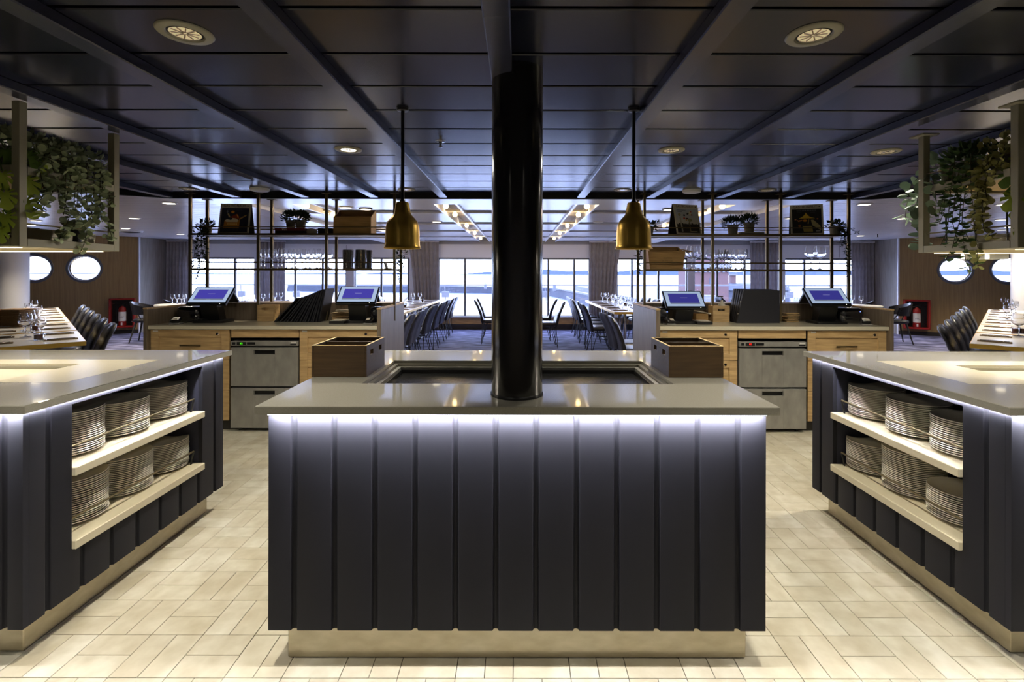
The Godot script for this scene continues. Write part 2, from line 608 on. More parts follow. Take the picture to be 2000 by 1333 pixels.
func build_ceiling() -> void:
	var ce := struct("ceiling")
	wpart(ce, "backing", bd(Mb.new(), -14, 14, 2.205, 2.3, -3.5, 4.78), M["ceiling gap"])
	var pm := Mb.new()
	box(pm, Vector3(-0.331, 0, -0.1402), Vector3(0.331, 0.018, 0.1402), 0.003)
	var mesh := pm.mesh()
	for k in range(-4, 11):
		for i in range(-8, 8):
			var dc := 1.727 + 0.2985 * k - 0.149
			var xc := (beam_x(i) + beam_x(i + 1)) * 0.5
			if absf(xc) > 1.25 * dc + 0.7: continue
			put(ce, "ceiling_panel", mesh, M["ceiling navy"], P(xc, 2.175, dc))
	# plain boards behind the camera and beside the frame
	wpart(ce, "ceiling_board", bd(Mb.new(), -6, 6, 2.176, 2.2, -3.4, 0.36), M["ceiling navy"])
	for i in range(-7, 8):
		var b := Mb.new()
		var x := beam_x(i)
		var d1 := 4.79
		if absf(x) > 3.45: d1 = 4.79 - 0.62 * (absf(x) - 3.45)
		bd(b, x - 0.04, x + 0.04, 2.135, 2.177, -3.4, d1, 0.004)
		wpart(ce, "ceiling_beam", b, M["ceiling beam"])
	var fa := Mb.new()
	bd(fa, -3.45, 3.45, 2.131, 2.3, 4.785, 4.83)
	for s in [-1.0, 1.0]:
		var a := P(s * 3.45, 0, 4.805)
		var c := P(s * 7.0, 0, 4.805 - 0.62 * 3.55)
		var mid := (a + c) * 0.5
		var dir := (c - a)
		var bs := Basis(Vector3.UP, atan2(-dir.z, dir.x))
		box(fa, Vector3(-dir.length() / 2, 2.131, -0.02), Vector3(dir.length() / 2, 2.3, 0.02), 0.0, Transform3D(bs, mid))
	wpart(ce, "fascia", fa, M["ceiling gap"])

	# dining room ceiling: light band, coffers between recessed channels, planks at both sides
	var c2 := struct("ceiling")
	wpart(c2, "backing", bd(Mb.new(), -14, 14, 2.34, 2.45, 2.0, 12.5), M["channel"])
	wpart(c2, "band", bd(Mb.new(), -3.35, 3.35, 2.15, 2.2, 4.83, 5.34, 0.003), M["ceiling white"])
	for s in [-1.0, 1.0]:
		wpart(c2, "border", bd(Mb.new(), s * 3.02, s * 3.35, 2.15, 2.34, 5.342, 12.2, 0.003), M["ceiling white"])
	var rows := [[5.36, 6.2], [6.6, 7.65], [8.05, 9.1], [9.5, 10.55], [10.95, 12.19]]
	var cols := [[-3.0, -2.56], [-2.3, -0.975], [-0.695, 0.64], [0.915, 2.2], [2.46, 3.0]]
	for r in rows:
		for c in cols:
			wpart(c2, "coffer_panel", bd(Mb.new(), c[0], c[1], 2.2, 2.34, r[0], r[1], 0.006), M["ceiling white"])
			if c[1] - c[0] > 1.0:
				wpart(c2, "edge_strip", bd(Mb.new(), c[0], c[1], 2.2, 2.225, r[0] - 0.06, r[0] - 0.02, 0.002), M["ceiling white"])
	var d := 3.3
	while d < 12.2:
		for s in [-1.0, 1.0]:
			var x0 := 3.36
			if d + 0.2 < 4.83: x0 = 3.45 + (4.85 - d) / 0.62
			if x0 < 10.0:
				wpart(c2, "plank", bd(Mb.new(), s * x0, s * 13.9, 2.22, 2.235, d + 0.004, d + 0.196, 0.003), M["ceiling plank"])
		d += 0.2
	# light troughs run towards the windows, each with bulbs over the channels
	var where := ["far left", "left of the column", "right of the column", "far right"]
	var xs := [[-2.55, -2.31], [-0.965, -0.705], [0.65, 0.91], [2.21, 2.45]]
	for k in 4:
		var a: float = xs[k][0]
		var b: float = xs[k][1]
		var t := thing("light_trough", "long ceiling light trough with warm bulbs, %s" % where[k] + (" along the dining room ceiling" if k in [0, 3] else " in the dining room"), "light trough", P((a + b) / 2, 2.17, 8.75), 0, "ceiling light troughs")
		for x in [a, b]:
			wpart(t, "side_rail", bd(Mb.new(), x - 0.012, x + 0.012, 2.17, 2.3, 5.42, 12.0, 0.002), M["ceiling white"])
		wpart(t, "top_board", bd(Mb.new(), a, b, 2.3, 2.315, 5.42, 12.0), M["trough"])
		for dd in [5.6, 6.4, 7.85, 9.3, 10.75]:
			wpart(t, "cross_board", bd(Mb.new(), a + 0.013, b - 0.013, 2.205, 2.225, dd - 0.06, dd + 0.12, 0.002), M["trough"])
			var bm := Mb.new()
			lathe(bm, [Vector2(0, -0.034), Vector2(0.019, -0.028), Vector2(0.031, -0.01), Vector2(0.031, 0.008), Vector2(0.02, 0.026), Vector2(0.01, 0.036)], 14)
			part(t, "bulb", bm, M["bulb"], P((a + b) / 2, 2.168, dd) - t.position)
			omni(t, P((a + b) / 2, 2.168, dd) - t.position, 0.14, Color(1, 0.88, 0.7), 0.02)
	# small round ceiling lamps
	var disc := Mb.new()
	lathe(disc, [Vector2(0, -0.012), Vector2(0.075, -0.012), Vector2(0.085, 0), Vector2(0.085, 0.004)], 24)
	var dm := disc.mesh()
	var lens := Mb.new()
	lathe(lens, [Vector2(0, -0.016), Vector2(0.06, -0.0145), Vector2(0.062, -0.012)], 20)
	var lm := lens.mesh()
	var spots := [[330, 397, "left", "nearest the outer pole of the left rack"], [262, 427, "left", "beside the far post of the left hanging shelf"], [352, 458, "left", "closest to the left end curtain"], [245, 447, "left", "just above the dark round ceiling fixture"],
		[75, 415, "left", "behind the left plants, the nearer one"], [70, 432, "left", "behind the left plants, the farther one"], [60, 441, "left", "above the white column, hidden by the left plants"],
		[1688, 397, "right", "nearest the outer pole of the right rack"], [1762, 425, "right", "behind the large pale leaves on the right"], [1680, 459, "right", "closest to the right end curtain"], [1960, 397, "right", "seen through the right hanging shelf, the topmost"],
		[1955, 427, "right", "seen through the right hanging shelf, the middle one"], [1957, 447, "right", "seen through the right hanging shelf, the lowest"], [1972, 441, "right", "near the right white column"], [1543, 425, "right", "half hidden behind the circus poster"]]
	for e in spots:
		var dd: float = (2.22 - EYE) * F / (VY - e[1])
		var t := thing("round_ceiling_light", "small lit lamp in the plank ceiling %s" % e[3], "ceiling light", P((e[0] - VX) * dd / F, 2.22, dd), 0, "lamps in the plank ceiling on the " + str(e[2]))
		put(t, "housing", dm, M["white paint"])
		put(t, "lens", lm, M["lamp face"])
		spot(t, Vector3(0, -0.03, 0), 4.0, Color(1, 0.94, 0.84), 60, 0.8, 0.05)
	var co := [[714, 408], [853, 433], [1168, 433], [1306, 408], [675, 405]]
	for i in co.size():
		var e = co[i]
		var h := 2.2 if i < 4 else 2.15
		var dd: float = (h - EYE) * F / (VY - e[1])
		var t := thing("round_ceiling_light", ["round white lamp with a dark rim above the wooden crate", "lit round lamp in the coffer beside the left light trough", "unlit round lamp in the coffer right of the column", "round lamp half behind the grey poster tent", "small lamp in the pale band behind the left rack"][i], "ceiling light", P((e[0] - VX) * dd / F, h, dd), 0, "lamps in the coffered ceiling")
		put(t, "housing", dm, M["dark base"] if i in [0, 3] else M["white paint"])
		put(t, "lens", lm, M["lamp face"] if i != 2 else M["white paint"])
		if i != 2: spot(t, Vector3(0, -0.03, 0), 4.0, Color(1, 0.94, 0.84), 60, 0.8, 0.05)
	for s in [-1.0, 1.0]:
		var e := [255.0, 452.0] if s < 0 else [1714.0, 456.0]
		var dd: float = (2.22 - EYE) * F / (VY - e[1])
		var t := thing("ceiling_speaker" if s < 0 else "sprinkler", "dark round ceiling fixture with a pale rim above the left wood wall" if s < 0 else "small dark sprinkler under the plank ceiling on the right", "ceiling fixture", P((e[0] - VX) * dd / F, 2.22, dd))
		var m := Mb.new()
		if s < 0:
			lathe(m, [Vector2(0, -0.03), Vector2(0.19, -0.03), Vector2(0.2, -0.015), Vector2(0.2, 0)], 24)
			part(t, "rim", m, M["white paint"])
			var m2 := Mb.new()
			lathe(m2, [Vector2(0, -0.05), Vector2(0.1, -0.045), Vector2(0.16, -0.03)], 24)
			part(t, "grille", m2, M["black plastic"])
		else:
			lathe(m, [Vector2(0, -0.07), Vector2(0.03, -0.066), Vector2(0.01, -0.06), Vector2(0.01, 0)], 12)
			part(t, "head", m, M["black plastic"])

func downlight(label: String, x: float, d: float, lit: float, angle: float) -> void:
	var t := thing("downlight", label, "downlight", P(x, 2.175, d), 0, "round lamps in the dark ceiling")
	var r := Mb.new()
	lathe(r, [Vector2(0.052, -0.002), Vector2(0.056, -0.007), Vector2(0.078, -0.006), Vector2(0.083, -0.001), Vector2(0.083, 0.0)], 36)
	part(t, "trim_ring", r, M["cream paint"])
	var g := Mb.new()
	lathe(g, [Vector2(0.052, -0.002), Vector2(0.05, 0.0), Vector2(0.046, -0.004)], 36)
	part(t, "gap", g, M["black plastic"])
	var c := Mb.new()
	lathe(c, [Vector2(0.047, -0.005), Vector2(0.047, -0.001)], 36)
	for k in 10:
		var a := TAU * k / 10.0
		box(c, Vector3(-0.002, -0.004, 0.006), Vector3(0.002, -0.001, 0.04), 0.0, Transform3D(Basis(Vector3.UP, a), Vector3.ZERO))
	part(t, "reflector", c, M["chrome"])
	var f := Mb.new()
	lathe(f, [Vector2(0, -0.0015), Vector2(0.046, -0.0015), Vector2(0.047, -0.0005)], 24)
	part(t, "lamp_face", f, M["lamp face"] if lit == 1.0 else M["lamp dim"])
	if lit == 1.0:
		spot(t, Vector3(0, -0.012, 0), 3.2, Color(1.0, 0.97, 0.9), 84, 1.0, 0.035)
	if angle > 0:
		spot(t, Vector3(0, -0.012, 0), lit, Color(1.0, 0.97, 0.9), angle, 1.0 if angle > 60 else 0.7, 0.035)

func flush_light(label: String, x: float, d: float) -> void:
	var t := thing("flush_light", label, "ceiling light", P(x, 2.175, d), 0, "round lamps in the dark ceiling")
	var r := Mb.new()
	lathe(r, [Vector2(0, -0.024), Vector2(0.07, -0.024), Vector2(0.08, -0.02), Vector2(0.086, 0)], 32)
	part(t, "housing", r, M["white paint"])

func build_walls() -> void:
	# window wall, far end
	var W := 12.2
	var wb := struct("wall_back")
	var top := 1.787
	var bot := 0.29
	wpart(wb, "header", bd(Mb.new(), -8.9, 8.9, top, 2.12, W, W + 0.15), M["white paint"])
	wpart(wb, "upper_strip", bd(Mb.new(), -8.9, 8.9, 2.12, 2.4, W - 0.02, W + 0.15), M["grey paint"])
	wpart(wb, "parapet", bd(Mb.new(), -8.9, 8.9, 0.0, bot, W, W + 0.15), M["oak"])
	wpart(wb, "sill", bd(Mb.new(), -8.9, 8.9, bot, bot + 0.03, W - 0.06, W + 0.15, 0.004), M["white paint"])
	for x in [-8.0, -4.3, -2.0, 0.02, 2.0, 4.3, 8.0]:
		wpart(wb, "joint", bd(Mb.new(), x - 0.006, x + 0.006, top + 0.02, 2.1, W - 0.003, W + 0.001), M["grey paint"])
	var bb := struct("baseboard_back")
	wpart(bb, "board", bd(Mb.new(), -8.8, 8.8, 0.0, 0.13, W - 0.06, W - 0.001, 0.004), M["dark base"])
	# windows by their pixel limits, with their mullions
	var wins := [[360, 497, [403, 457]], [507, 676, [575, 629]], [692, 800, [744, 797]], [856, 1152, [908, 962, 1016, 1071, 1122]], [1205, 1343, [1235, 1287]], [1356, 1524, [1402, 1456]], [1533, 1680, [1573, 1628]]]
	var edge := -8.9
	for k in wins.size():
		var w = wins[k]
		var x0: float = (w[0] - VX) * W / F
		var x1: float = (w[1] - VX) * W / F
		wpart(wb, "pier", bd(Mb.new(), edge, x0, bot, top, W - 0.02, W + 0.15, 0.004), M["white paint"])
		edge = x1
		var win := struct("window_%d" % (k + 1), P((x0 + x1) / 2, bot + 0.03, W + 0.07))
		var fr := Mb.new()
		bd(fr, x0, x1, top - 0.045, top, W + 0.02, W + 0.1, 0.003)
		bd(fr, x0, x1, bot + 0.03, bot + 0.05, W + 0.02, W + 0.1, 0.003)
		bd(fr, x0, x0 + 0.025, bot + 0.03, top - 0.04, W + 0.02, W + 0.1, 0.003)
		bd(fr, x1 - 0.025, x1, bot + 0.03, top - 0.04, W + 0.02, W + 0.1, 0.003)
		wpart(win, "frame", fr, M["frame grey"])
		var last := x0
		for mx in w[2] + [w[1]]:
			var x: float = (mx - VX) * W / F
			if mx != w[1]:
				wpart(win, "mullion", bd(Mb.new(), x - 0.024, x + 0.024, bot + 0.03, top - 0.045, W + 0.03, W + 0.09, 0.004), M["frame grey"])
			wpart(win, "pane", bd(Mb.new(), last + 0.026, x - 0.026, bot + 0.045, top - 0.045, W + 0.058, W + 0.062), M["pane"])
			last = x
	wpart(wb, "pier", bd(Mb.new(), edge, 8.9, bot, top, W - 0.02, W + 0.15, 0.004), M["white paint"])
	# sides: slanted wood walls with portholes, pale return walls, plain walls further on
	for s in [-1.0, 1.0]:
		var side := "left" if s < 0 else "right"
		var A := Vector2(-8.77, 11.3)
		var B := Vector2(-13.5, 8.737)
		var L := A.distance_to(B)
		var per := Vector2(-10.8, 10.2).distance_to(A)
		var u0 := (0.42 if s < 0 else 0.44) * per
		var u1 := (0.78 if s < 0 else 0.82) * per
		var dirv := (B - A).normalized()
		var ex := Vector3(dirv.x * -s, 0, -dirv.y) if s > 0 else Vector3(dirv.x, 0, -dirv.y)
		var ez := ex.cross(Vector3.UP).normalized()     # faces the room or away
		if ez.dot(Vector3(-s, 0, 1)) < 0: ez = -ez
		var xf := Transform3D(Basis(ex, Vector3.UP, ez), P(A.x * -s, 0, A.y) if s > 0 else P(A.x, 0, A.y))
		var ww := struct("wall_" + side)
		var m := Mb.new()
		var cy := 1.49
		var R := 0.275
		var h := 0.35
		var spans := [[0.0, u0 - h], [u0 + h, u1 - h], [u1 + h, L]]
		for sp in spans:
			box(m, Vector3(sp[0], 0, -0.12), Vector3(sp[1], 2.3, 0), 0.0, xf)
		for uc in [u0, u1]:
			box(m, Vector3(uc - h, 0, -0.12), Vector3(uc + h, cy - h, 0), 0.0, xf)
			box(m, Vector3(uc - h, cy + h, -0.12), Vector3(uc + h, 2.3, 0), 0.0, xf)
			for k in 32:
				var a0 := TAU * k / 32.0
				var a1 := TAU * (k + 1) / 32.0
				var c0 := Vector2(cos(a0), sin(a0))
				var c1 := Vector2(cos(a1), sin(a1))
				var o0 := c0 * h / maxf(absf(c0.x), absf(c0.y))
				var o1 := c1 * h / maxf(absf(c1.x), absf(c1.y))
				var o := Vector2(uc, cy)
				for z in [0.0, -0.12]:
					var f := func(v: Vector2) -> Vector3: return xf * Vector3(o.x + v.x, o.y + v.y, z)
					m.q(f.call(c0 * R), f.call(c1 * R), f.call(o1), f.call(o0), ez if z == 0.0 else -ez)
				var p0 := o + c0 * R
				var p1 := o + c1 * R
				m.q(xf * Vector3(p0.x, p0.y, 0), xf * Vector3(p1.x, p1.y, 0), xf * Vector3(p1.x, p1.y, -0.12), xf * Vector3(p0.x, p0.y, -0.12), xf.basis * Vector3(-c0.x, -c0.y, 0))
		part(ww, "panelling", m, M["wall wood"])
		var bm := Mb.new()
		box(bm, Vector3(0, 0, 0.001), Vector3(L, 0.09, 0.02), 0.003, xf)
		var bs := struct("baseboard_" + side)
		part(bs, "board", bm, M["dark base"])
		var kk := 0
		for uc in [u0, u1]:
			var win := struct("window_%d" % (8 + kk + (0 if s < 0 else 2)), xf * Vector3(uc, cy, 0))
			kk += 1
			var rxf := Transform3D(xf.basis * Basis(Vector3.RIGHT, PI / 2), Vector3.ZERO)
			var ring := Mb.new()
			lathe(ring, [Vector2(0.272, -0.11), Vector2(0.272, 0.0), Vector2(0.285, 0.012), Vector2(0.318, 0.01), Vector2(0.322, 0.0)], 40, rxf, 30)
			part(win, "porthole_frame", ring, M["frame grey"])
			var inn := Mb.new()
			lathe(inn, [Vector2(0.25, -0.1), Vector2(0.25, -0.07), Vector2(0.272, -0.065)], 40, rxf)
			part(win, "inner_ring", inn, M["chrome"])
			var pn := Mb.new()
			lathe(pn, [Vector2(0, -0.085), Vector2(0.255, -0.085)], 40, rxf)
			part(win, "pane", pn, M["pane"])
		# return wall by the curtain and the outer closing walls
		var rt := struct("wall_" + side + "_return")
		wpart(rt, "panel", bd(Mb.new(), s * 8.77, s * 8.92, 0, 2.35, 11.31, 12.35), M["wall grey wood"])
		wpart(rt, "corner_trim", bd(Mb.new(), s * 8.755, s * 8.79, 0, 2.3, 11.28, 11.32, 0.003), M["ceiling white"])
		var ow := struct("wall_" + side + "_side")
		wpart(ow, "plaster", bd(Mb.new(), s * 13.5, s * 13.7, 0, 2.35, -3.5, 8.75), M["wall wood"])
	var wf := struct("wall_front")
	wpart(wf, "plaster", bd(Mb.new(), -13.7, 13.7, 0, 2.35, -3.6, -3.4), M["wall grey wood"])
	# white round columns in the dining room
	for s in [-1.0, 1.0]:
		var px := 26.0 if s < 0 else 2006.0
		var cm := Mb.new()
		lathe(cm, [Vector2(0.222, 0), Vector2(0.222, 2.24)], 40)
		var col := struct("column", P((px - VX) * 9.2 / F, 0, 9.2))
		part(col, "shaft", cm, M["white paint"])
		var ba := Mb.new()
		lathe(ba, [Vector2(0.228, 0), Vector2(0.228, 0.1), Vector2(0.222, 0.104)], 40)
		part(col, "foot_ring", ba, M["dark base"])

func build_curtains() -> void:
	var list := [[325, 373, "grey curtain at the left end of the window wall, beside the pale return wall", 0], [503, 557, "grey curtain between the two windows behind the left wine glasses", 0], [798, 857, "tied back grey curtain left of the middle window", 1], [1151, 1212, "grey curtain right of the middle window", -1], [1465, 1519, "grey curtain behind the right row of wine glasses", 0], [1662, 1713, "grey curtain at the right end of the window wall, beside the pale return wall", 0]]
	for e in list:
		var d := 12.06
		var x0: float = (e[0] - VX) * d / F
		var x1: float = (e[1] - VX) * d / F
		var t := thing("curtain", e[2], "curtain", P((x0 + x1) / 2, 0.02, d), 0, "grey curtains")
		var m := Mb.new()
		var rows := []
		var n := 60
		for r in 14:
			var f := r / 13.0
			var y := lerpf(2.17, 0.02, f)
			var row := []
			for j in n + 1:
				var g := float(j) / n
				var pull: float = 0.16 * e[3] * sin(f * PI * 0.5) * (1.0 - g if e[3] > 0 else g)
				var x := lerpf(x0, x1, g) + pull
				var z := sin(g * TAU * 7.5 + sin(f * 2.0 + g * 5.0) * 0.5) * (0.035 + 0.015 * sin(g * 31.0)) * (0.6 + 0.4 * f)
				row.append(Vector3(x, y, -d + z) - t.position)
			rows.append(row)
		sheet(m, rows, Vector3(0, 0, 1))
		part(t, "cloth", m, M["curtain"])
		part(t, "heading", bd(Mb.new(), x0, x1, 2.165, 2.195, d - 0.03, d + 0.03, 0.004), M["white paint"], -t.position)

func build_outside() -> void:
	var sea := struct("floor_sea")
	wpart(sea, "water", bd(Mb.new(), -6000, 6000, -9, -8, 16, 6000), M["sea"])
	sea.name = "sea"
	sea.set_meta("kind", "structure")
	# far shore
	var hl := struct("hills")
	var hm := Mb.new()
	var prev := Vector3.ZERO
	for i in 61:
		var x := -3200.0 + i * 110.0
		var hgt := 8.0 + 22.0 * smoothstep(-420.0, 150.0, x) + 7.0 * sin(i * 0.7) + 5.0 * sin(i * 1.9 + 1.0) * smoothstep(-600, 0, x)
		if x < -900: hgt = 5.0 + 3.0 * sin(i * 0.8)
		var p := Vector3(x, -8 + maxf(hgt, 3.0), -3200)
		if i:
			hm.q(prev, p, Vector3(p.x, -8, -2950), Vector3(prev.x, -8, -2950), Vector3(0, 0.3, 1).normalized())
			hm.q(prev, p, Vector3(p.x, -8, -3500), Vector3(prev.x, -8, -3500), Vector3(0, 0.3, -1).normalized())
		prev = p
	part(hl, "ridge", hm, M["hill"])
	# breakwater curving nearer on the right
	var pts := [[560, 570, 250], [700, 571.5, 240], [857, 572, 236], [957, 573, 226], [1020, 574, 222], [1071, 577, 205], [1100, 583, 180], [1122, 590, 160], [1151, 599, 138], [1200, 614, 112], [1205, 617, 108]]
	var t := thing("breakwater", "long stone breakwater across the harbour water outside the middle window", "breakwater", P(10, -8, 220))
	var bw := Mb.new()
	var cap := Mb.new()
	var last: Vector3
	for i in pts.size():
		var e = pts[i]
		var d: float = e[2]
		var p := P((e[0] - VX) * d / F, -8, d)
		if i:
			var along := (p - last).normalized()
			var back := Vector3(along.z, 0, -along.x)
			if back.z > 0: back = -back
			for k in [[last, p]]:
				var a: Vector3 = last
				var b: Vector3 = p
				var h := Vector3.UP * 2.9
				bw.q(a, b, b + h + back * 0.8, a + h + back * 0.8, -back)
				bw.q(a + back * 6, b + back * 6, b + h + back * 5, a + h + back * 5, back)
				cap.q(a + h + back * 0.8, b + h + back * 0.8, b + h + back * 5, a + h + back * 5, Vector3.UP)
				var h2 := h + Vector3.UP * 0.5
				cap.q(a + h + back * 0.6, b + h + back * 0.6, b + h2 + back * 0.6, a + h2 + back * 0.6, -back)
				cap.q(a + h2 + back * 0.6, b + h2 + back * 0.6, b + h2 + back * 1.2, a + h2 + back * 1.2, Vector3.UP)
		last = p
	part(t, "stone_wall", bw, M["quay stone"], -t.position)
	part(t, "walkway", cap, M["quay top"], -t.position)
	for e in [[948, 566, 215], [1083, 574, 187]]:
		part(t, "bollard", bc(P((e[0] - VX) * e[2] / F, -8 + 3.6, e[2]), Vector3(1.2, 2.6, 1.2), 0.2), M["quay top"], -t.position)
	# ship's rail outside
	var rl := thing("deck_railing", "thin outside deck railing with glass seen through all the windows", "railing", P(0, 0, 14.5))
	var r := Mb.new()
	tube(r, [P(-13, 1.05, 14.5), P(13, 1.05, 14.5)], 0.022, 8)
	part(rl, "handrail", r, M["frame grey"], -rl.position)
	for px in [470, 577, 868, 1064, 1540]:
		var x: float = (px - VX) * 14.5 / F
		var pm := Mb.new()
		tube(pm, [P(x, 1.05, 14.5), P(x + 0.05, 0.55, 14.5), P(x + 0.25, 0.0, 14.5)], 0.014, 6)
		box(pm, P(x - 0.08, 0.68, 14.52), P(x + 0.14, 0.86, 14.47), 0.01)
		part(rl, "stanchion", pm, M["frame grey"], -rl.position)
	var dk := struct("floor_deck")
	wpart(dk, "planks", bd(Mb.new(), -13, 13, -0.25, -0.1, 12.36, 14.7), M["deck white"])
	dk.name = "deck"
	# brick tower, low house with a chimney, quay and van on the right
	var D := 80.0
	var q := thing("quay", "pale harbour quay below the brick tower on the right", "quay", P(38, -8, 95))
	part(q, "ground", bd(Mb.new(), 25, 120, -8.2, -4.0, 62, 220), M["quay top"], -q.position)
	var bt := thing("brick_tower", "pink brick tower with a stone crenellated cornice outside the right windows", "tower", P((1372 - VX) * D / F, -4, D))
	var bx := 3.0
	part(bt, "wall", bc(Vector3(0, 3.6, 0), Vector3(6, 7.2, 6)), M["brick far"])
	var cr := Mb.new()
	for k in 9:
		box(cr, Vector3(-3.1 + k * 0.72, 5.6, 3.0), Vector3(-3.1 + k * 0.72 + 0.36, 6.3, 3.3))
	box(cr, Vector3(-3.4, 6.3, -3.4), Vector3(3.4, 6.9, 3.4))
	part(bt, "cornice", cr, M["stone far"])
	part(bt, "upper_wall", bc(Vector3(0.4, 8.6, 0), Vector3(4.6, 3.4, 5)), M["brick far"])
	for k in 3:
		part(bt, "window", bc(Vector3(-1.2 + k * 1.5, 8.2, 2.52), Vector3(0.8, 1.3, 0.1)), M["roof far"])
	part(bt, "window", bc(Vector3(0.2, 4.2, 3.02), Vector3(0.5, 0.9, 0.1)), M["roof far"])
	var lh := thing("harbour_house", "low grey roofed harbour house with a brick chimney behind the menu box", "house", P((1450 - VX) * 90.0 / F, -4, 90))
	part(lh, "wall", bc(Vector3(0, 1.2, 0), Vector3(14, 2.4, 6)), M["roof far"])
	var rf := Mb.new()
	prism(rf, PackedVector2Array([Vector2(-3.4, 2.4), Vector2(3.4, 2.4), Vector2(0.6, 3.6), Vector2(-0.6, 3.6)]), -7.2, 7.2, Transform3D(Basis(Vector3(0, 0, 1), Vector3.UP, Vector3(-1, 0, 0)), Vector3.ZERO))
	part(lh, "roof", rf, M["quay stone"])
	var ch := part(lh, "chimney", bc(Vector3(-1.8, 4.3, 0), Vector3(0.9, 1.8, 0.9)), M["brick far"])
	part(ch, "chimney_cap", bc(Vector3(-1.8, 5.2, 0), Vector3(1.3, 0.3, 1.3)), M["stone far"])
	var van := thing("van", "white van parked on the quay behind the third till", "van", P((1384 - VX) * 70.0 / F, -4, 70))
	var vb := Mb.new()
	prism(vb, PackedVector2Array([Vector2(-1.2, 0.3), Vector2(1.2, 0.3), Vector2(1.2, 1.5), Vector2(0.8, 2.3), Vector2(-1.2, 2.3)]), -0.9, 0.9)
	part(van, "body", vb, M["stone far"])
	for x in [-0.7, 0.7]:
		var wm := Mb.new()
		lathe(wm, [Vector2(0, -0.1), Vector2(0.3, -0.1), Vector2(0.3, 0.1), Vector2(0, 0.1)], 14, Transform3D(Basis(Vector3.RIGHT, PI / 2), Vector3(x, 0.3, 0.85)))
		part(van, "wheel", wm, M["black matt"])

# ---------------------------------------------------------------- buffet islands
# upright board with a half-round groove along each grooved edge; local x along the face, local y outwards, pushed up
func board_poly(w: float, gl: bool, gr: bool) -> PackedVector2Array:
	var g := [Vector2(0, -0.0125), Vector2(0.0035, -0.012), Vector2(0.0066, -0.0102), Vector2(0.0088, -0.0074), Vector2(0.0098, -0.004), Vector2(0.0104, -0.002), Vector2(0.0117, -0.0006), Vector2(0.0138, 0)]
	var p := PackedVector2Array([Vector2(0, -0.022)])
	if gl:
		for v in g: p.append(v)
	else:
		p.append(Vector2(0, 0))
	if gr:
		for k in g.size():
			var v: Vector2 = g[g.size() - 1 - k]
			p.append(Vector2(w - v.x, v.y))
	else:
		p.append(Vector2(w, 0))
	p.append(Vector2(w, -0.022))
	return p

# boards along a face from `at` in direction `dir`, facing `out`; cuts = [start, end, y0, y1, groove left, groove right]
func boards(parent: Node3D, at: Vector3, dir: Vector3, out: Vector3, cuts: Array) -> void:
	for c in cuts:
		var m := Mb.new()
		prism(m, board_poly(c[1] - c[0], c[4], c[5]), c[2], c[3], Transform3D(Basis(dir, out, Vector3.UP), at + dir * c[0]))
		wpart(parent, "board", m, M["island navy"])

func even_boards(total: float, first: float, pitch: float, y0: float, y1: float) -> Array:
	var e := [0.0]
	var x := first
	while x < total - 0.01:
		e.append(x)
		x += pitch
	e.append(total)
	var out := []
	for i in e.size() - 1:
		out.append([e[i], e[i + 1], y0, y1, i > 0, i < e.size() - 2])
	return out

func led(label: String, x0: float, x1: float, d0: float, d1: float, y: float, power: float, warm := false, lean := Basis.IDENTITY) -> void:
	var t := thing("led_strip", label, "light strip", P((x0 + x1) / 2, y, (d0 + d1) / 2), 0, "light strips")
	part(t, "diffuser", bc(Vector3.ZERO, Vector3(absf(x1 - x0), 0.002, absf(d1 - d0)), 0.0004), M["led warm"] if warm else M["led cool"])
	area(t, Vector3(0, -0.0022, 0), Vector2(absf(x1 - x0), absf(d1 - d0)), power, Color(1.0, 0.96, 0.88) if warm else Color(0.98, 0.98, 1.0), lean)

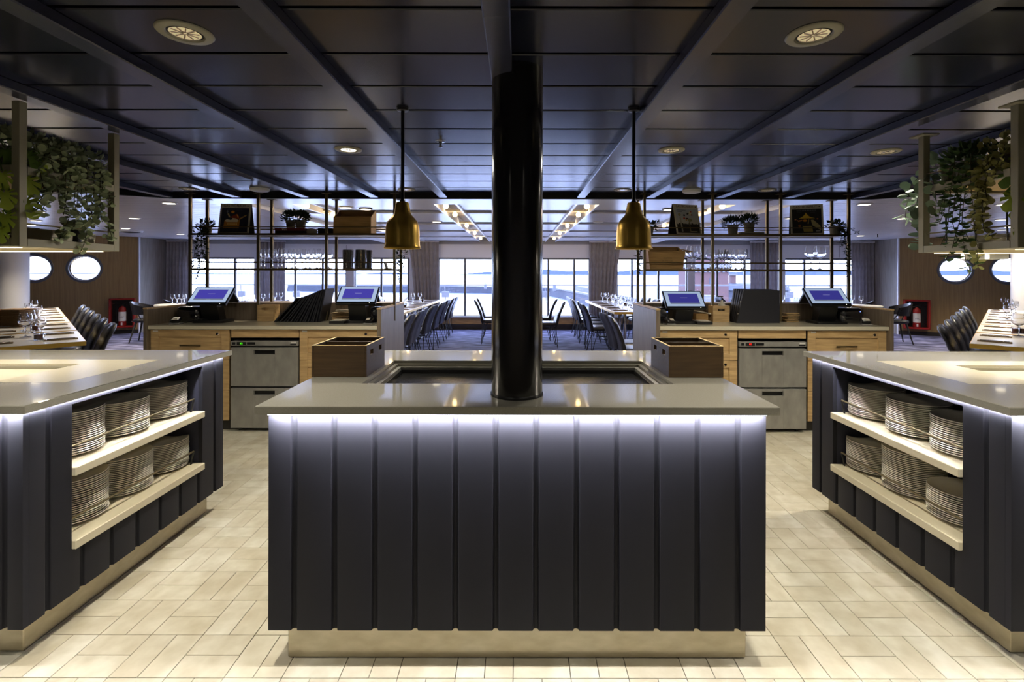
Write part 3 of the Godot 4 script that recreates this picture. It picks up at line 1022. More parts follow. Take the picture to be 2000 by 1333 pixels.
func build_center_island() -> void:
	var t := thing("buffet_island", "dark navy panelled buffet island with vertical grooves, in front of the black column", "buffet island", P(-0.004, 0, 2.31))
	var x0 := -0.885
	var x1 := 0.877
	var d0 := 1.732
	var d1 := 2.9
	var first := (575.0 - VX) * d0 / F - x0
	boards(t, P(x0, 0, d0), Vector3.RIGHT, Vector3(0, 0, 1), even_boards(x1 - x0, first, 0.1429, 0.132, 0.907))
	boards(t, P(x0, 0, d1 - 0.0225), Vector3(0, 0, 1), Vector3.LEFT, even_boards(d1 - d0 - 0.045, 0.08, 0.1429, 0.132, 0.907))
	boards(t, P(x1, 0, d1 - 0.0225), Vector3(0, 0, 1), Vector3.RIGHT, even_boards(d1 - d0 - 0.045, 0.08, 0.1429, 0.132, 0.907))
	boards(t, P(x0, 0, d1), Vector3.RIGHT, Vector3(0, 0, -1), even_boards(x1 - x0, first, 0.1429, 0.132, 0.907))
	wpart(t, "carcass", bd(Mb.new(), x0 + 0.023, x1 - 0.023, 0.13, 0.86, d0 + 0.023, d1 - 0.023), M["black matt"])
	var k := Mb.new()
	bd(k, x0 + 0.05, x1 - 0.05, 0.004, 0.135, d0 + 0.042, d1 - 0.05, 0.003)
	wpart(t, "kick_plate", k, M["kick steel"])
	wpart(t, "foot_gap", bd(Mb.new(), x0 + 0.055, x1 - 0.055, 0.0, 0.006, d0 + 0.05, d1 - 0.06), M["black"])
	var w := thing("countertop", "glossy beige grey stone worktop with a rectangular opening, on the centre island", "countertop", P(-0.004, 0.907, 2.31))
	var m := Mb.new()
	frame_slab(m, Vector2(-0.917, 0.909), Vector2(1.698, 2.935), Vector2(-0.657, 0.651), Vector2(2.051, 2.591), 0.907, 0.936)
	wpart(w, "slab", m, M["quartz"])
	var e := thing("cold_well", "shallow stepped steel cold well with a dark scratched floor, sunk in the centre island", "cold well", P(-0.003, 0.88, 2.321))
	var s1 := Mb.new()
	frame_slab(s1, Vector2(-0.656, 0.65), Vector2(2.052, 2.59), Vector2(-0.634, 0.628), Vector2(2.075, 2.567), 0.9, 0.921)
	wpart(e, "upper_step", s1, M["well rim"])
	var s2 := Mb.new()
	frame_slab(s2, Vector2(-0.634, 0.628), Vector2(2.075, 2.567), Vector2(-0.612, 0.606), Vector2(2.097, 2.545), 0.885, 0.909)
	wpart(e, "lower_step", s2, M["steel"])
	var s3 := Mb.new()
	frame_slab(s3, Vector2(-0.613, 0.607), Vector2(2.096, 2.546), Vector2(-0.605, 0.599), Vector2(2.104, 2.538), 0.868, 0.897)
	wpart(e, "inner_wall", s3, M["dark steel"])
	wpart(e, "well_floor", bd(Mb.new(), -0.607, 0.601, 0.864, 0.88, 2.1, 2.54), M["well bottom"])
	led("cool white light strip under the front edge of the centre island worktop", -0.872, 0.864, 1.6995, 1.7095, 0.9055, 4.6, false, Basis(Vector3.RIGHT, deg_to_rad(60)))
	# column standing on the island
	var c := struct("column", P(-0.006, 0.936, 1.878))
	var cm := Mb.new()
	lathe(cm, [Vector2(0.098, 0.0), Vector2(0.098, 1.245)], 48)
	part(c, "shaft", cm, M["black gloss"])
	var ring := Mb.new()
	lathe(ring, [Vector2(0.098, 0.0), Vector2(0.1015, 0.0), Vector2(0.1015, 0.008), Vector2(0.098, 0.012)], 48)
	part(c, "collar", ring, M["black plastic"])

var plate_mesh: ArrayMesh
func plate_shape() -> ArrayMesh:
	var m := Mb.new()
	lathe(m, [Vector2(0, 0.0045), Vector2(0.078, 0.0045), Vector2(0.088, 0.007), Vector2(0.121, 0.0165), Vector2(0.124, 0.0172), Vector2(0.1255, 0.016), Vector2(0.125, 0.0138), Vector2(0.117, 0.0095), Vector2(0.084, 0.0012), Vector2(0.078, -0.0015), Vector2(0.074, 0.0), Vector2(0, 0.0005)], 44, ID, 42)
	return m.mesh()

func build_side_island(s: float) -> void:
	var side := "left" if s < 0 else "right"
	var o := 0.0 if s < 0 else -0.008        # the right one stands a touch nearer the middle
	var ex := func(x: float) -> float: return s * (x + o)
	var XO := 3.3
	var t := thing("serving_island", "dark navy serving island with open plate shelves on the %s" % side, "buffet island", P(ex.call(2.5), 0, 2.31))
	var px: float = ex.call(1.755)
	var dirf := Vector3(s, 0, 0)
	boards(t, P(px, 0, 1.732), dirf, Vector3(0, 0, 1), even_boards(XO - 1.755, 0.066, 0.1427, 0.132, 0.907))
	var n0 := 1.922
	var n1 := 2.716
	var g := []
	for k in 8: g.append(1.826 + 0.1427 * k)
	var cuts := []
	var st := 1.7325
	cuts.append([0.0222, g[0] - st, 0.132, 0.907, false, true])
	cuts.append([g[0] - st, n0 - st, 0.132, 0.907, true, false])
	cuts.append([n0 - st, g[1] - st, 0.132, 0.312, false, true])
	for k in range(1, 6): cuts.append([g[k] - st, g[k + 1] - st, 0.132, 0.312, true, k < 6])
	cuts.append([g[6] - st, n1 - st, 0.132, 0.312, true, false])
	cuts.append([n1 - st, g[7] - st, 0.132, 0.907, false, true])
	cuts.append([g[7] - st, 2.8845 - st, 0.132, 0.907, true, false])
	boards(t, P(px, 0, st), Vector3(0, 0, -1), Vector3(-s, 0, 0), cuts)
	wpart(t, "head_rail", bd(Mb.new(), px, px + s * 0.022, 0.881, 0.907, n0, n1), M["island navy"])
	var bb := Mb.new()
	bd(bb, px, ex.call(XO), 0.132, 0.907, 2.885, 2.905)
	wpart(t, "back_panel", bb, M["island navy"])
	# niche lining
	var ni := Mb.new()
	var nx: float = px + s * 0.43
	bd(ni, nx, nx + s * 0.015, 0.3, 0.89, n0 - 0.02, n1 + 0.02)
	bd(ni, px + s * 0.02, nx, 0.888, 0.9, n0 - 0.02, n1 + 0.02)
	bd(ni, px + s * 0.0225, nx, 0.3, 0.888, n0 - 0.018, n0)
	bd(ni, px + s * 0.0225, nx, 0.3, 0.888, n1, n1 + 0.018)
	wpart(t, "niche_lining", ni, M["niche navy"])
	wpart(t, "carcass", bd(Mb.new(), px + s * 0.47, ex.call(XO), 0.13, 0.8, 1.76, 2.88), M["black matt"])
	for y in [[0.598, 0.633], [0.309, 0.345]]:
		wpart(t, "shelf", bd(Mb.new(), px - s * 0.016, nx, y[0], y[1], n0 + 0.001, n1 - 0.001, 0.003), M["shelf cream"])
		var rl := Mb.new()
		var rx := px + s * 0.032
		var hy: float = y[1] + 0.07
		tube(rl, [P(rx, hy, n0 + 0.002), P(rx, hy, n1 - 0.025)], 0.005, 8)
		var r := wpart(t, "plate_rail", rl, M["brass rod"])
		var bk := Mb.new()
		box(bk, Vector3(-0.003, 0, -0.006), Vector3(0.003, 0.072, 0.006), 0.001, Transform3D(Basis(Vector3(0, 0, 1), s * 0.22), P(rx + s * 0.012, y[1], n1 - 0.03)))
		wpart(r, "bracket", bk, M["dark steel"])
	wpart(t, "kick_plate", bd(Mb.new(), px + s * 0.066, ex.call(XO), 0.004, 0.135, 1.80, 2.86, 0.003), M["kick steel"])
	wpart(t, "foot_gap", bd(Mb.new(), px + s * 0.072, ex.call(XO), 0.0, 0.006, 1.806, 2.855), M["black"])
	# worktop with a pale inset plate and a well
	var w := thing("countertop", "glossy stone worktop with a pale inset plate, on the %s serving island" % side, "countertop", P(ex.call(2.5), 0.907, 2.31))
	var m := Mb.new()
	var X0: float = ex.call(1.7155)
	var X1: float = ex.call(XO + 0.03)
	var I0: float = ex.call(1.911)
	var I1: float = ex.call(XO - 0.2)
	frame_slab(m, Vector2(X0, X1), Vector2(1.698, 2.93), Vector2(I0, I1), Vector2(2.06, 2.607), 0.907, 0.936)
	wpart(w, "slab", m, M["quartz"])
	var pl := Mb.new()
	frame_slab(pl, Vector2(I0, I1), Vector2(2.06, 2.607), Vector2(ex.call(2.22), ex.call(XO - 0.4)), Vector2(2.1, 2.482), 0.915, 0.9362)
	wpart(w, "inset_plate", pl, M["quartz pale"])
	var e := thing("heated_well", "pale shallow well sunk in the %s serving island worktop" % side, "food well", P(ex.call(2.55), 0.89, 2.29))
	var s1 := Mb.new()
	frame_slab(s1, Vector2(ex.call(2.22), ex.call(XO - 0.4)), Vector2(2.1, 2.482), Vector2(ex.call(2.24), ex.call(XO - 0.42)), Vector2(2.12, 2.462), 0.905, 0.925)
	wpart(e, "step", s1, M["well rim"])
	wpart(e, "well_floor", bd(Mb.new(), ex.call(2.23), ex.call(XO - 0.41), 0.89, 0.912, 2.11, 2.472), M["well white"])
	var la: float = ex.call(1.745)
	led("cool white light strip under the inner edge of the %s island worktop" % side, la, la + s * 0.007, 1.73, 2.91, 0.9055, 1.1, false, Basis(Vector3(0, 0, 1), deg_to_rad(64) * s))
	led("cool white light strip under the front edge of the %s island worktop" % side, ex.call(1.75), ex.call(XO), 1.6995, 1.7095, 0.9055, 3.7, false, Basis(Vector3.RIGHT, deg_to_rad(60)))
	# plates
	var counts := [[21, 18, 19], [21, 20, 17]] if s < 0 else [[17, 18, 18], [14, 23, 17]]
	var deps := [[2.085, 2.345, 2.62], [2.105, 2.37, 2.635]]
	var wh := ["front", "middle", "back"]
	for lv in 2:
		for k in 3:
			var g2 := "dinner plates in the %s stack on the %s shelf of the %s island" % [wh[k], ["upper", "lower"][lv], side]
			var y: float = [0.633, 0.345][lv] + 0.0016
			var cx: float = ex.call(1.925)
			for i in int(counts[lv][k]):
				var pm := put(self, "dinner_plate", plate_mesh, M["porcelain"], P(cx + rng.randf_range(-0.0015, 0.0015), y, deps[lv][k] + rng.randf_range(-0.0015, 0.0015)))
				var n2: int = counts[lv][k]
				var nth: String = "topmost" if i == n2 - 1 else ("bottom one" if i == 0 else NTH[n2 - 1 - i] + " from top")
				tag(pm, "white dinner plate, %s in the %s stack, %s shelf, %s island" % [nth, wh[k], ["upper", "lower"][lv], side], "plate", g2)
				y += 0.0086

func build_wood_box(s: float) -> void:
	var side := "left" if s < 0 else "right"
	var x0 := -0.921 if s < 0 else 0.669
	var x1 := -0.676 if s < 0 else 0.912
	var d0 := 2.176
	var d1 := 2.468
	var y := 0.937
	var h := 0.139
	var t := thing("cutlery_box", "open brown wooden box with two compartments, at the %s end of the centre island" % side, "box", P((x0 + x1) / 2, y, (d0 + d1) / 2), 0, "wooden boxes on the centre island")
	var th := 0.009
	wpart(t, "front_panel", bd(Mb.new(), x0 + th, x1 - th, y, y + h, d0, d0 + th, 0.001), M["box wood"])
	wpart(t, "back_panel", bd(Mb.new(), x0 + th, x1 - th, y, y + h, d1 - th, d1, 0.001), M["box wood"])
	wpart(t, "divider", bd(Mb.new(), x0 + th, x1 - th, y + 0.01, y + h - 0.002, (d0 + d1) / 2 + 0.0, (d0 + d1) / 2 + th, 0.001), M["box wood"])
	wpart(t, "bottom", bd(Mb.new(), x0 + th, x1 - th, y, y + 0.008, d0 + th, d1 - th), M["box wood"])
	for e in [x0, x1 - th]:
		var m := Mb.new()
		# end panel made of strips round two slots
		var sl := [[d0 + 0.055, d0 + 0.1], [d1 - 0.1, d1 - 0.055]]
		var ys := y + h - 0.05
		var ye := y + h - 0.027
		bd(m, e, e + th, y, ys, d0, d1)
		bd(m, e, e + th, ye, y + h, d0, d1, 0.001)
		bd(m, e, e + th, ys, ye, d0, sl[0][0])
		bd(m, e, e + th, ys, ye, sl[0][1], sl[1][0])
		bd(m, e, e + th, ys, ye, sl[1][1], d1)
		wpart(t, "end_panel", m, M["box wood"])
	var rim := Mb.new()
	bd(rim, x0, x1, y + h, y + h + 0.0012, d0, d0 + th)
	bd(rim, x0, x1, y + h, y + h + 0.0012, d1 - th, d1)
	bd(rim, x0, x0 + th, y + h, y + h + 0.0012, d0 + th, d1 - th)
	bd(rim, x1 - th, x1, y + h, y + h + 0.0012, d0 + th, d1 - th)
	wpart(t, "pale_edge", rim, M["box wood pale"])

func build_pendant(px: float, side: String) -> void:
	var d := 2.298
	var x := (px - VX) * d / F
	var t := thing("pendant_lamp", "brass bell shaped pendant lamp on a black rod, %s of the black column" % side, "pendant lamp", P(x, 1.515, d), 0, "brass pendant lamps")
	var b := Mb.new()
	lathe(b, [Vector2(0.0, 0.2175), Vector2(0.026, 0.2175), Vector2(0.029, 0.215), Vector2(0.033, 0.196), Vector2(0.037, 0.172), Vector2(0.042, 0.158), Vector2(0.056, 0.143), Vector2(0.068, 0.128), Vector2(0.0755, 0.11), Vector2(0.078, 0.088), Vector2(0.0795, 0.05), Vector2(0.081, 0.016), Vector2(0.0835, 0.006), Vector2(0.0865, 0.0015), Vector2(0.0862, 0.0), Vector2(0.082, 0.002), Vector2(0.079, 0.016), Vector2(0.0775, 0.05), Vector2(0.074, 0.1), Vector2(0.05, 0.14), Vector2(0.0, 0.15)], 48, ID, 38)
	part(t, "bell_shade", b, M["brass"])
	var r := Mb.new()
	tube(r, [Vector3(0, 0.2175, 0), Vector3(0, 0.655, 0)], 0.0082, 12)
	part(t, "rod", r, M["black plastic"])
	var c := Mb.new()
	lathe(c, [Vector2(0.0085, 0.645), Vector2(0.026, 0.648), Vector2(0.028, 0.652), Vector2(0.028, 0.66)], 20)
	part(t, "ceiling_plate", c, M["black plastic"])
	var k := Mb.new()
	lathe(k, [Vector2(0, 0.2255), Vector2(0.012, 0.2255), Vector2(0.014, 0.218), Vector2(0.0, 0.217)], 16)
	part(t, "cap_nut", k, M["black plastic"])
	var l := Mb.new()
	lathe(l, [Vector2(0, 0.06), Vector2(0.02, 0.066), Vector2(0.028, 0.085), Vector2(0.02, 0.11), Vector2(0.012, 0.145)], 16)
	part(t, "lamp_bulb", l, M["lamp dim"])

# ---------------------------------------------------------------- service stations with racks and tills
func drawer(parent: Node3D, x0: float, x1: float, y0: float, y1: float, lock: bool) -> void:
	var g := 0.0015
	var a := x0 + g
	var b := x1 - g
	var lo := y0 + g
	var hi := y1 - g
	var m := Mb.new()
	bd(m, a, a + 0.07, lo, hi, 4.3, 4.32, 0.0015)
	bd(m, b - 0.07, b, lo, hi, 4.3, 4.32, 0.0015)
	bd(m, a + 0.0701, b - 0.0701, hi - 0.062, hi, 4.3, 4.32, 0.0015)
	bd(m, a + 0.0701, b - 0.0701, lo, lo + 0.062, 4.3, 4.32, 0.0015)
	bd(m, a + 0.06, b - 0.06, lo + 0.05, hi - 0.05, 4.313, 4.319)
	var dr := wpart(parent, "drawer", m, M["oak"])
	var xc := (a + b) / 2
	var yc := (lo + hi) / 2
	var h := Mb.new()
	var pts := []
	for k in 11:
		var f := k / 10.0
		pts.append(P(xc + (f - 0.5) * 0.18, yc - 0.008 + 0.004 * sin(f * PI), 4.307 - 0.028 * sin(f * PI)))
	tube(h, pts, 0.007, 8)
	wpart(dr, "handle", h, M["bronze"])
	if lock:
		var l := Mb.new()
		lathe(l, [Vector2(0, 0.004), Vector2(0.01, 0.004), Vector2(0.013, 0.0)], 16, Transform3D(Basis(Vector3.RIGHT, PI / 2), P(b - 0.105, hi - 0.035, 4.3)))
		wpart(dr, "lock", l, M["chrome"])

func build_station(s: float) -> void:
	var side := "left" if s < 0 else "right"
	var xin := s * 1.235
	var xout := s * 3.24
	var xm := (xin + xout) / 2
	var w := thing("service_counter", "pale stone counter slab with raised wood end panels and back ledge, %s till station" % side, "counter", P(xm, 0, 4.7))
	wpart(w, "slab", bd(Mb.new(), xin, xout, 0.903, 0.936, 4.273, 4.83, 0.003), M["quartz pale"])
	for e in [[s * 1.2, xin], [xout, s * 3.272]]:
		wpart(w, "end_panel", bd(Mb.new(), e[0], e[1], 0.0, 1.078, 4.262, 5.12, 0.002), M["oak grey"])
		wpart(w, "end_cap", bd(Mb.new(), e[0] - s * 0.002, e[1] + s * 0.002, 1.0785, 1.093, 4.258, 5.13, 0.002), M["oak upright"])
	wpart(w, "back_ledge", bd(Mb.new(), xin, xout, 0.0, 1.105, 4.831, 5.11, 0.003), M["oak grey"])
	wpart(w, "plinth", bd(Mb.new(), xin, xout, 0.0, 0.095, 4.37, 4.39), M["dark base"])
	wpart(w, "filler_rail", bd(Mb.new(), s * 1.934, s * 2.529, 0.83, 0.9, 4.303, 4.323), M["oak"])
	var ys := [0.898, 0.634, 0.366, 0.099]
	for k in 2:
		var a: float = [s * 1.237, s * 2.544][k]
		var b: float = [s * 1.927, s * 3.238][k]
		var x0 := minf(a, b)
		var x1 := maxf(a, b)
		var nm: String = ["inner", "outer"][k]
		var c := thing("drawer_cabinet", "pale oak cabinet of three framed drawers, at the %s end of the %s till station" % [nm, side], "cabinet", P((x0 + x1) / 2, 0.097, 4.55), 0, "oak drawer cabinets")
		var cb := Mb.new()
		bd(cb, x0, x0 + 0.016, 0.097, 0.901, 4.321, 4.8)
		bd(cb, x1 - 0.016, x1, 0.097, 0.901, 4.321, 4.8)
		bd(cb, x0 + 0.016, x1 - 0.016, 0.097, 0.113, 4.321, 4.8)
		bd(cb, x0 + 0.016, x1 - 0.016, 0.885, 0.901, 4.321, 4.8)
		bd(cb, x0 + 0.016, x1 - 0.016, 0.113, 0.885, 4.75, 4.76)
		wpart(c, "carcass", cb, M["dark base"])
		for r in 3:
			drawer(c, x0, x1, ys[r + 1], ys[r], r < 2)
		var lb := x0 + 0.045 if s < 0 else x0 + 0.05
		wpart(c, "sticker", bd(Mb.new(), lb - 0.022, lb + 0.022, 0.878, 0.892, 4.2985, 4.3), M["white label"])
	# stainless dishwasher with two drawers
	var x0 := minf(s * 1.938, s * 2.526)
	var x1 := maxf(s * 1.938, s * 2.526)
	var t := thing("dishwasher", "stainless undercounter machine with two drawers and a %s digit display" % ("green" if s < 0 else "red"), "appliance", P((x0 + x1) / 2, 0.022, 4.55))
	wpart(t, "body", bd(Mb.new(), x0 + 0.004, x1 - 0.004, 0.03, 0.803, 4.325, 4.8), M["dark steel"])
	wpart(t, "control_panel", bd(Mb.new(), x0, x1, 0.758, 0.801, 4.29, 4.324, 0.003), M["steel"])
	for k in 2:
		var yy: Array = [[0.402, 0.742], [0.036, 0.386]][k]
		var xh := (x0 + x1) / 2
		var m := Mb.new()
		var ha := xh - 0.093
		var hb := xh + 0.093
		var h0: float = yy[1] - 0.06
		var h1: float = yy[1] - 0.022
		bd(m, x0, ha, yy[0], yy[1], 4.29, 4.324, 0.002)
		bd(m, hb, x1, yy[0], yy[1], 4.29, 4.324, 0.002)
		bd(m, ha, hb, yy[0], h0, 4.29, 4.324)
		bd(m, ha, hb, h1, yy[1], 4.29, 4.324)
		var dp := wpart(t, "drawer_front", m, M["steel"])
		wpart(dp, "grip_recess", bd(Mb.new(), ha, hb, h0, h1, 4.312, 4.324), M["black plastic"])
	var cp := t.get_node("control_panel") as Node3D
	wpart(cp, "display", bd(Mb.new(), x0 + 0.055, x0 + 0.135, 0.766, 0.792, 4.287, 4.29), M["black"])
	wpart(cp, "button_panel", bd(Mb.new(), x0 + 0.145, x0 + 0.215, 0.769, 0.79, 4.287, 4.29), M["black plastic"])
	wpart(cp, "switch", bd(Mb.new(), x0 + 0.015, x0 + 0.042, 0.768, 0.79, 4.287, 4.29, 0.001), M["black plastic"])
	wpart(cp, "maker_plate", bd(Mb.new(), x1 - 0.06, x1 - 0.012, 0.782, 0.794, 4.288, 4.29), M["white label"])
	wpart(cp, "maker_strip", bd(Mb.new(), x1 - 0.065, x1 - 0.01, 0.766, 0.776, 4.288, 4.29), M["black plastic"])
	var lt := lettering(cp, "display_digits", "45" if s < 0 else "80", 0.022, M["led green"] if s < 0 else M["led red"], Transform3D(Basis.IDENTITY, P(x0 + 0.095, 0.779, 4.286)))
	for k in 4:
		var fm := Mb.new()
		tube(fm, [P([x0 + 0.05, x1 - 0.05][k % 2], 0.0, [4.36, 4.74][k / 2]), P([x0 + 0.05, x1 - 0.05][k % 2], 0.035, [4.36, 4.74][k / 2])], 0.015, 8)
		wpart(t, "foot", fm, M["black plastic"])
	# rack on poles
	var off := 0.0 if s < 0 else 0.015
	var px := []
	for k in 4: px.append(s * (1.206 + off + 0.6615 * k))
	var r := thing("pole_rack", "bronze pole rack with two long shelves above the %s till station" % side, "rack", P(xm, 0.936, 4.88))
	for k in 4:
		wpart(r, "pole", bd(Mb.new(), px[k] - 0.0125, px[k] + 0.0125, 0.9365, 2.174, 4.738, 4.763, 0.002), M["brass rod"])
		wpart(r, "pole", bd(Mb.new(), px[k] - 0.0125, px[k] + 0.0125, 1.106, 2.149, 4.998, 5.023, 0.002), M["brass rod"])
		wpart(r, "ceiling_flange", bd(Mb.new(), px[k] - 0.04, px[k] + 0.04, 2.169, 2.1745, 4.715, 4.775, 0.001), M["brass rod"])
		wpart(r, "ceiling_flange", bd(Mb.new(), px[k] - 0.04, px[k] + 0.04, 2.145, 2.1495, 4.98, 5.04, 0.001), M["brass rod"])
	var xa: float = minf(px[0], px[3]) + 0.013
	var xb: float = maxf(px[0], px[3]) - 0.013
	for y in [1.768, 1.426]:
		wpart(r, "shelf_board", bd(Mb.new(), xa, xb, y, y + 0.014, 4.764, 4.997, 0.001), M["cream paint"])
		for d in [4.7505, 5.0105]:
			wpart(r, "shelf_edge", bd(Mb.new(), xa, xb, y - 0.004, y + 0.016, d - 0.012, d + 0.012, 0.001), M["bronze"])
			var rm := Mb.new()
			tube(rm, [P(xa, y + 0.078, d), P(xb, y + 0.078, d)], 0.005, 8)
			wpart(r, "guard_rail", rm, M["bronze"])

func screen_image(k: int) -> ImageTexture:
	var im := Image.create(256, 160, false, Image.FORMAT_RGB8)
	im.fill(rgb(176, 196, 226))
	im.fill_rect(Rect2i(26, 22, 204, 100), rgb(62, 60, 150) if k > 1 else rgb(72, 66, 170))
	im.fill_rect(Rect2i(26, 122, 204, 14), rgb(118, 128, 150))
	im.fill_rect(Rect2i(112, 126, 30, 3), rgb(150, 158, 180))
	im.fill_rect(Rect2i(104, 68, 50, 2), rgb(190, 190, 225))
	im.fill_rect(Rect2i(108, 71, 40, 1), rgb(140, 140, 200))
	return ImageTexture.create_from_image(im)

func build_till(k: int, x: float, dy: float) -> void:
	var where: String = ["at the outer end of the left station", "at the inner end of the left station", "at the inner end of the right station", "at the outer end of the right station"][k]
	var t := thing("till", "black till with a tilted blue screen, " + where, "till", P(x, 0.937, 4.56), 0, "touch screen tills")
	var bot := Vector3(0, 0.182 - dy, 0.082)
	var top := Vector3(0, 0.327 - dy, -0.068)
	var up := (top - bot).normalized()
	var nn := Vector3.RIGHT.cross(up).normalized()
	var c := (top + bot) * 0.5
	var b := Basis(Vector3.RIGHT, up, nn)
	var L := top.distance_to(bot)
	var mb := Mb.new()
	box(mb, Vector3(-0.184, -L / 2 - 0.01, -0.026), Vector3(0.184, L / 2 + 0.004, 0.0), 0.004, Transform3D(b, c))
	part(t, "screen_housing", mb, M["black plastic"])
	var sc := Mb.new()
	var xf := Transform3D(b, c + nn * 0.0008)
	sc.quv(xf * Vector3(-0.172, L / 2 - 0.008, 0), xf * Vector3(0.172, L / 2 - 0.008, 0), xf * Vector3(0.172, -L / 2 + 0.014, 0), xf * Vector3(-0.172, -L / 2 + 0.014, 0), nn)
	var sm := StandardMaterial3D.new()
	var tex := screen_image(k)
	sm.resource_name = "till screen"
	sm.albedo_color = Color(0.02, 0.02, 0.02)
	sm.roughness = 0.25
	sm.emission_enabled = true
	sm.emission = Color.WHITE
	sm.emission_operator = BaseMaterial3D.EMISSION_OP_MULTIPLY
	sm.emission_texture = tex
	sm.emission_energy_multiplier = 0.85 if k < 2 else 0.72
	part(t, "screen", sc, sm)
	part(t, "status_light", bc(xf * Vector3(0.13, -L / 2 - 0.002, 0.0005), Vector3(0.006, 0.003, 0.003), 0.0005), M["lamp face"])
	var ad := Mb.new()
	var bk := Vector3(0, 0.195 - dy, -0.19)
	var up2 := (top - bk).normalized()
	var n2 := up2.cross(Vector3.RIGHT).normalized()
	box(ad, Vector3(-0.15, -0.1, -0.012), Vector3(0.15, 0.085, 0.012), 0.004, Transform3D(Basis(Vector3.RIGHT, up2, n2 * -1.0), (top + bk) * 0.5 + Vector3(0, -0.008, 0)))
	part(t, "guest_display", ad, M["black plastic"])
	var nk := Mb.new()
	prism(nk, PackedVector2Array([Vector2(-0.10, 0.02), Vector2(0.0, 0.02), Vector2(0.055, 0.19 - dy), Vector2(0.0, 0.245 - dy), Vector2(-0.05, 0.2 - dy)]), -0.08, 0.08, Transform3D(Basis(Vector3(0, 0, 1), Vector3.UP, Vector3.LEFT), Vector3.ZERO))
	part(t, "neck", nk, M["black plastic"])
	var bs := Mb.new()
	prism(bs, rrect(0.29, 0.21, 0.03), 0.0, 0.022, Transform3D(Basis(Vector3.RIGHT, Vector3(0, 0, -1), Vector3.UP), Vector3(0.01, 0, -0.02)))
	part(t, "base", bs, M["black plastic"])
	if k in [1, 2]:
		var e := -1.0 if k == 1 else 1.0
		part(t, "paper_tray", bc(Vector3(e * 0.15, 0.014, 0.05), Vector3(0.14, 0.026, 0.17), 0.004), M["black plastic"])
		part(t, "paper_pad", bc(Vector3(e * 0.165, 0.0285, 0.05), Vector3(0.1, 0.003, 0.15), 0.001), M["paper"])
	elif k == 0:
		var cm := Mb.new()
		tube(cm, [Vector3(-0.02, 0.03, 0.03), Vector3(-0.08, 0.035, 0.06), Vector3(-0.16, 0.012, 0.1), Vector3(-0.2, 0.006, 0.06)], 0.004, 6)
		part(t, "cable", cm, M["black plastic"])

func build_printer(label: String, x: float, d: float, w: float, lamp: bool) -> void:
	var t := thing("receipt_printer", label, "printer", P(x, 0.937, d), 0, "black receipt printers")
	var rings := []
	var hgt := [0.0, 0.006, 0.05, 0.1, 0.13, 0.145, 0.148]
	var gr := [0.8, 0.88, 0.98, 1.0, 0.95, 0.8, 0.5]
	for i in hgt.size():
		var ring := []
		for p in rrect(w * gr[i], 0.17 * gr[i], 0.05 * gr[i], 5):
			ring.append(Vector3(p.x, hgt[i], p.y))
		rings.append(ring)
	var m := Mb.new()
	loft(m, rings)
	part(t, "body", m, M["black gloss"])
	part(t, "paper_slot", bc(Vector3(0, 0.105, 0.0845), Vector3(w * 0.6, 0.004, 0.004)), M["black"])
	if lamp:
		part(t, "status_light", bc(Vector3(w * 0.28, 0.11, 0.082), Vector3(0.01, 0.008, 0.006), 0.002), M["led blue"])

func build_card_reader(label: String, x: float, d: float, yaw: float) -> void:
	var t := thing("card_reader", label, "card reader", P(x, 0.937, d), yaw, "card readers")
	var m := Mb.new()
	box(m, Vector3(-0.045, 0, -0.05), Vector3(0.045, 0.012, 0.05), 0.004)
	part(t, "tray", m, M["steel"])
	part(t, "body", bc(Vector3(0, 0.035, -0.012), Vector3(0.07, 0.03, 0.075), 0.008, Transform3D(Basis(Vector3.RIGHT, 0.35), Vector3(0, 0.0, 0.0))), M["black plastic"])
	part(t, "side_rail", bc(Vector3(-0.04, 0.028, 0), Vector3(0.004, 0.035, 0.08), 0.001), M["chrome"])
	part(t, "card", bc(Vector3(0.005, 0.056, 0.006), Vector3(0.034, 0.002, 0.03), 0.001, Transform3D(Basis(Vector3.RIGHT, 0.5), Vector3(0, 0.004, 0.01))), M["paper"])

func slot_box(label: String, x: float, d: float, w: float, h: float, dep: float) -> Node3D:
	var t := thing("slotted_wooden_box", label, "box", P(x, 0.937, d))
	var th := 0.01
	var f := Mb.new()
	var z := dep / 2
	var sw := w * 0.22
	var s0 := h - 0.05
	var s1 := h - 0.028
	box(f, Vector3(-w / 2, 0, z - th), Vector3(w / 2, s0, z))
	box(f, Vector3(-w / 2, s1, z - th), Vector3(w / 2, h, z), 0.001)
	box(f, Vector3(-w / 2, s0, z - th), Vector3(-sw, s1, z))
	box(f, Vector3(sw, s0, z - th), Vector3(w / 2, s1, z))
	part(t, "front_panel", f, M["oak"])
	var r := Mb.new()
	box(r, Vector3(-w / 2, 0, -z), Vector3(-w / 2 + th, h, z - th), 0.001)
	box(r, Vector3(w / 2 - th, 0, -z), Vector3(w / 2, h, z - th), 0.001)
	box(r, Vector3(-w / 2 + th, 0, -z), Vector3(w / 2 - th, h, -z + th), 0.001)
	part(t, "side_panels", r, M["oak"])
	part(t, "bottom", bc(Vector3(0, 0.005, 0), Vector3(w - 0.022, 0.008, dep - 0.022)), M["box wood"])
	return t

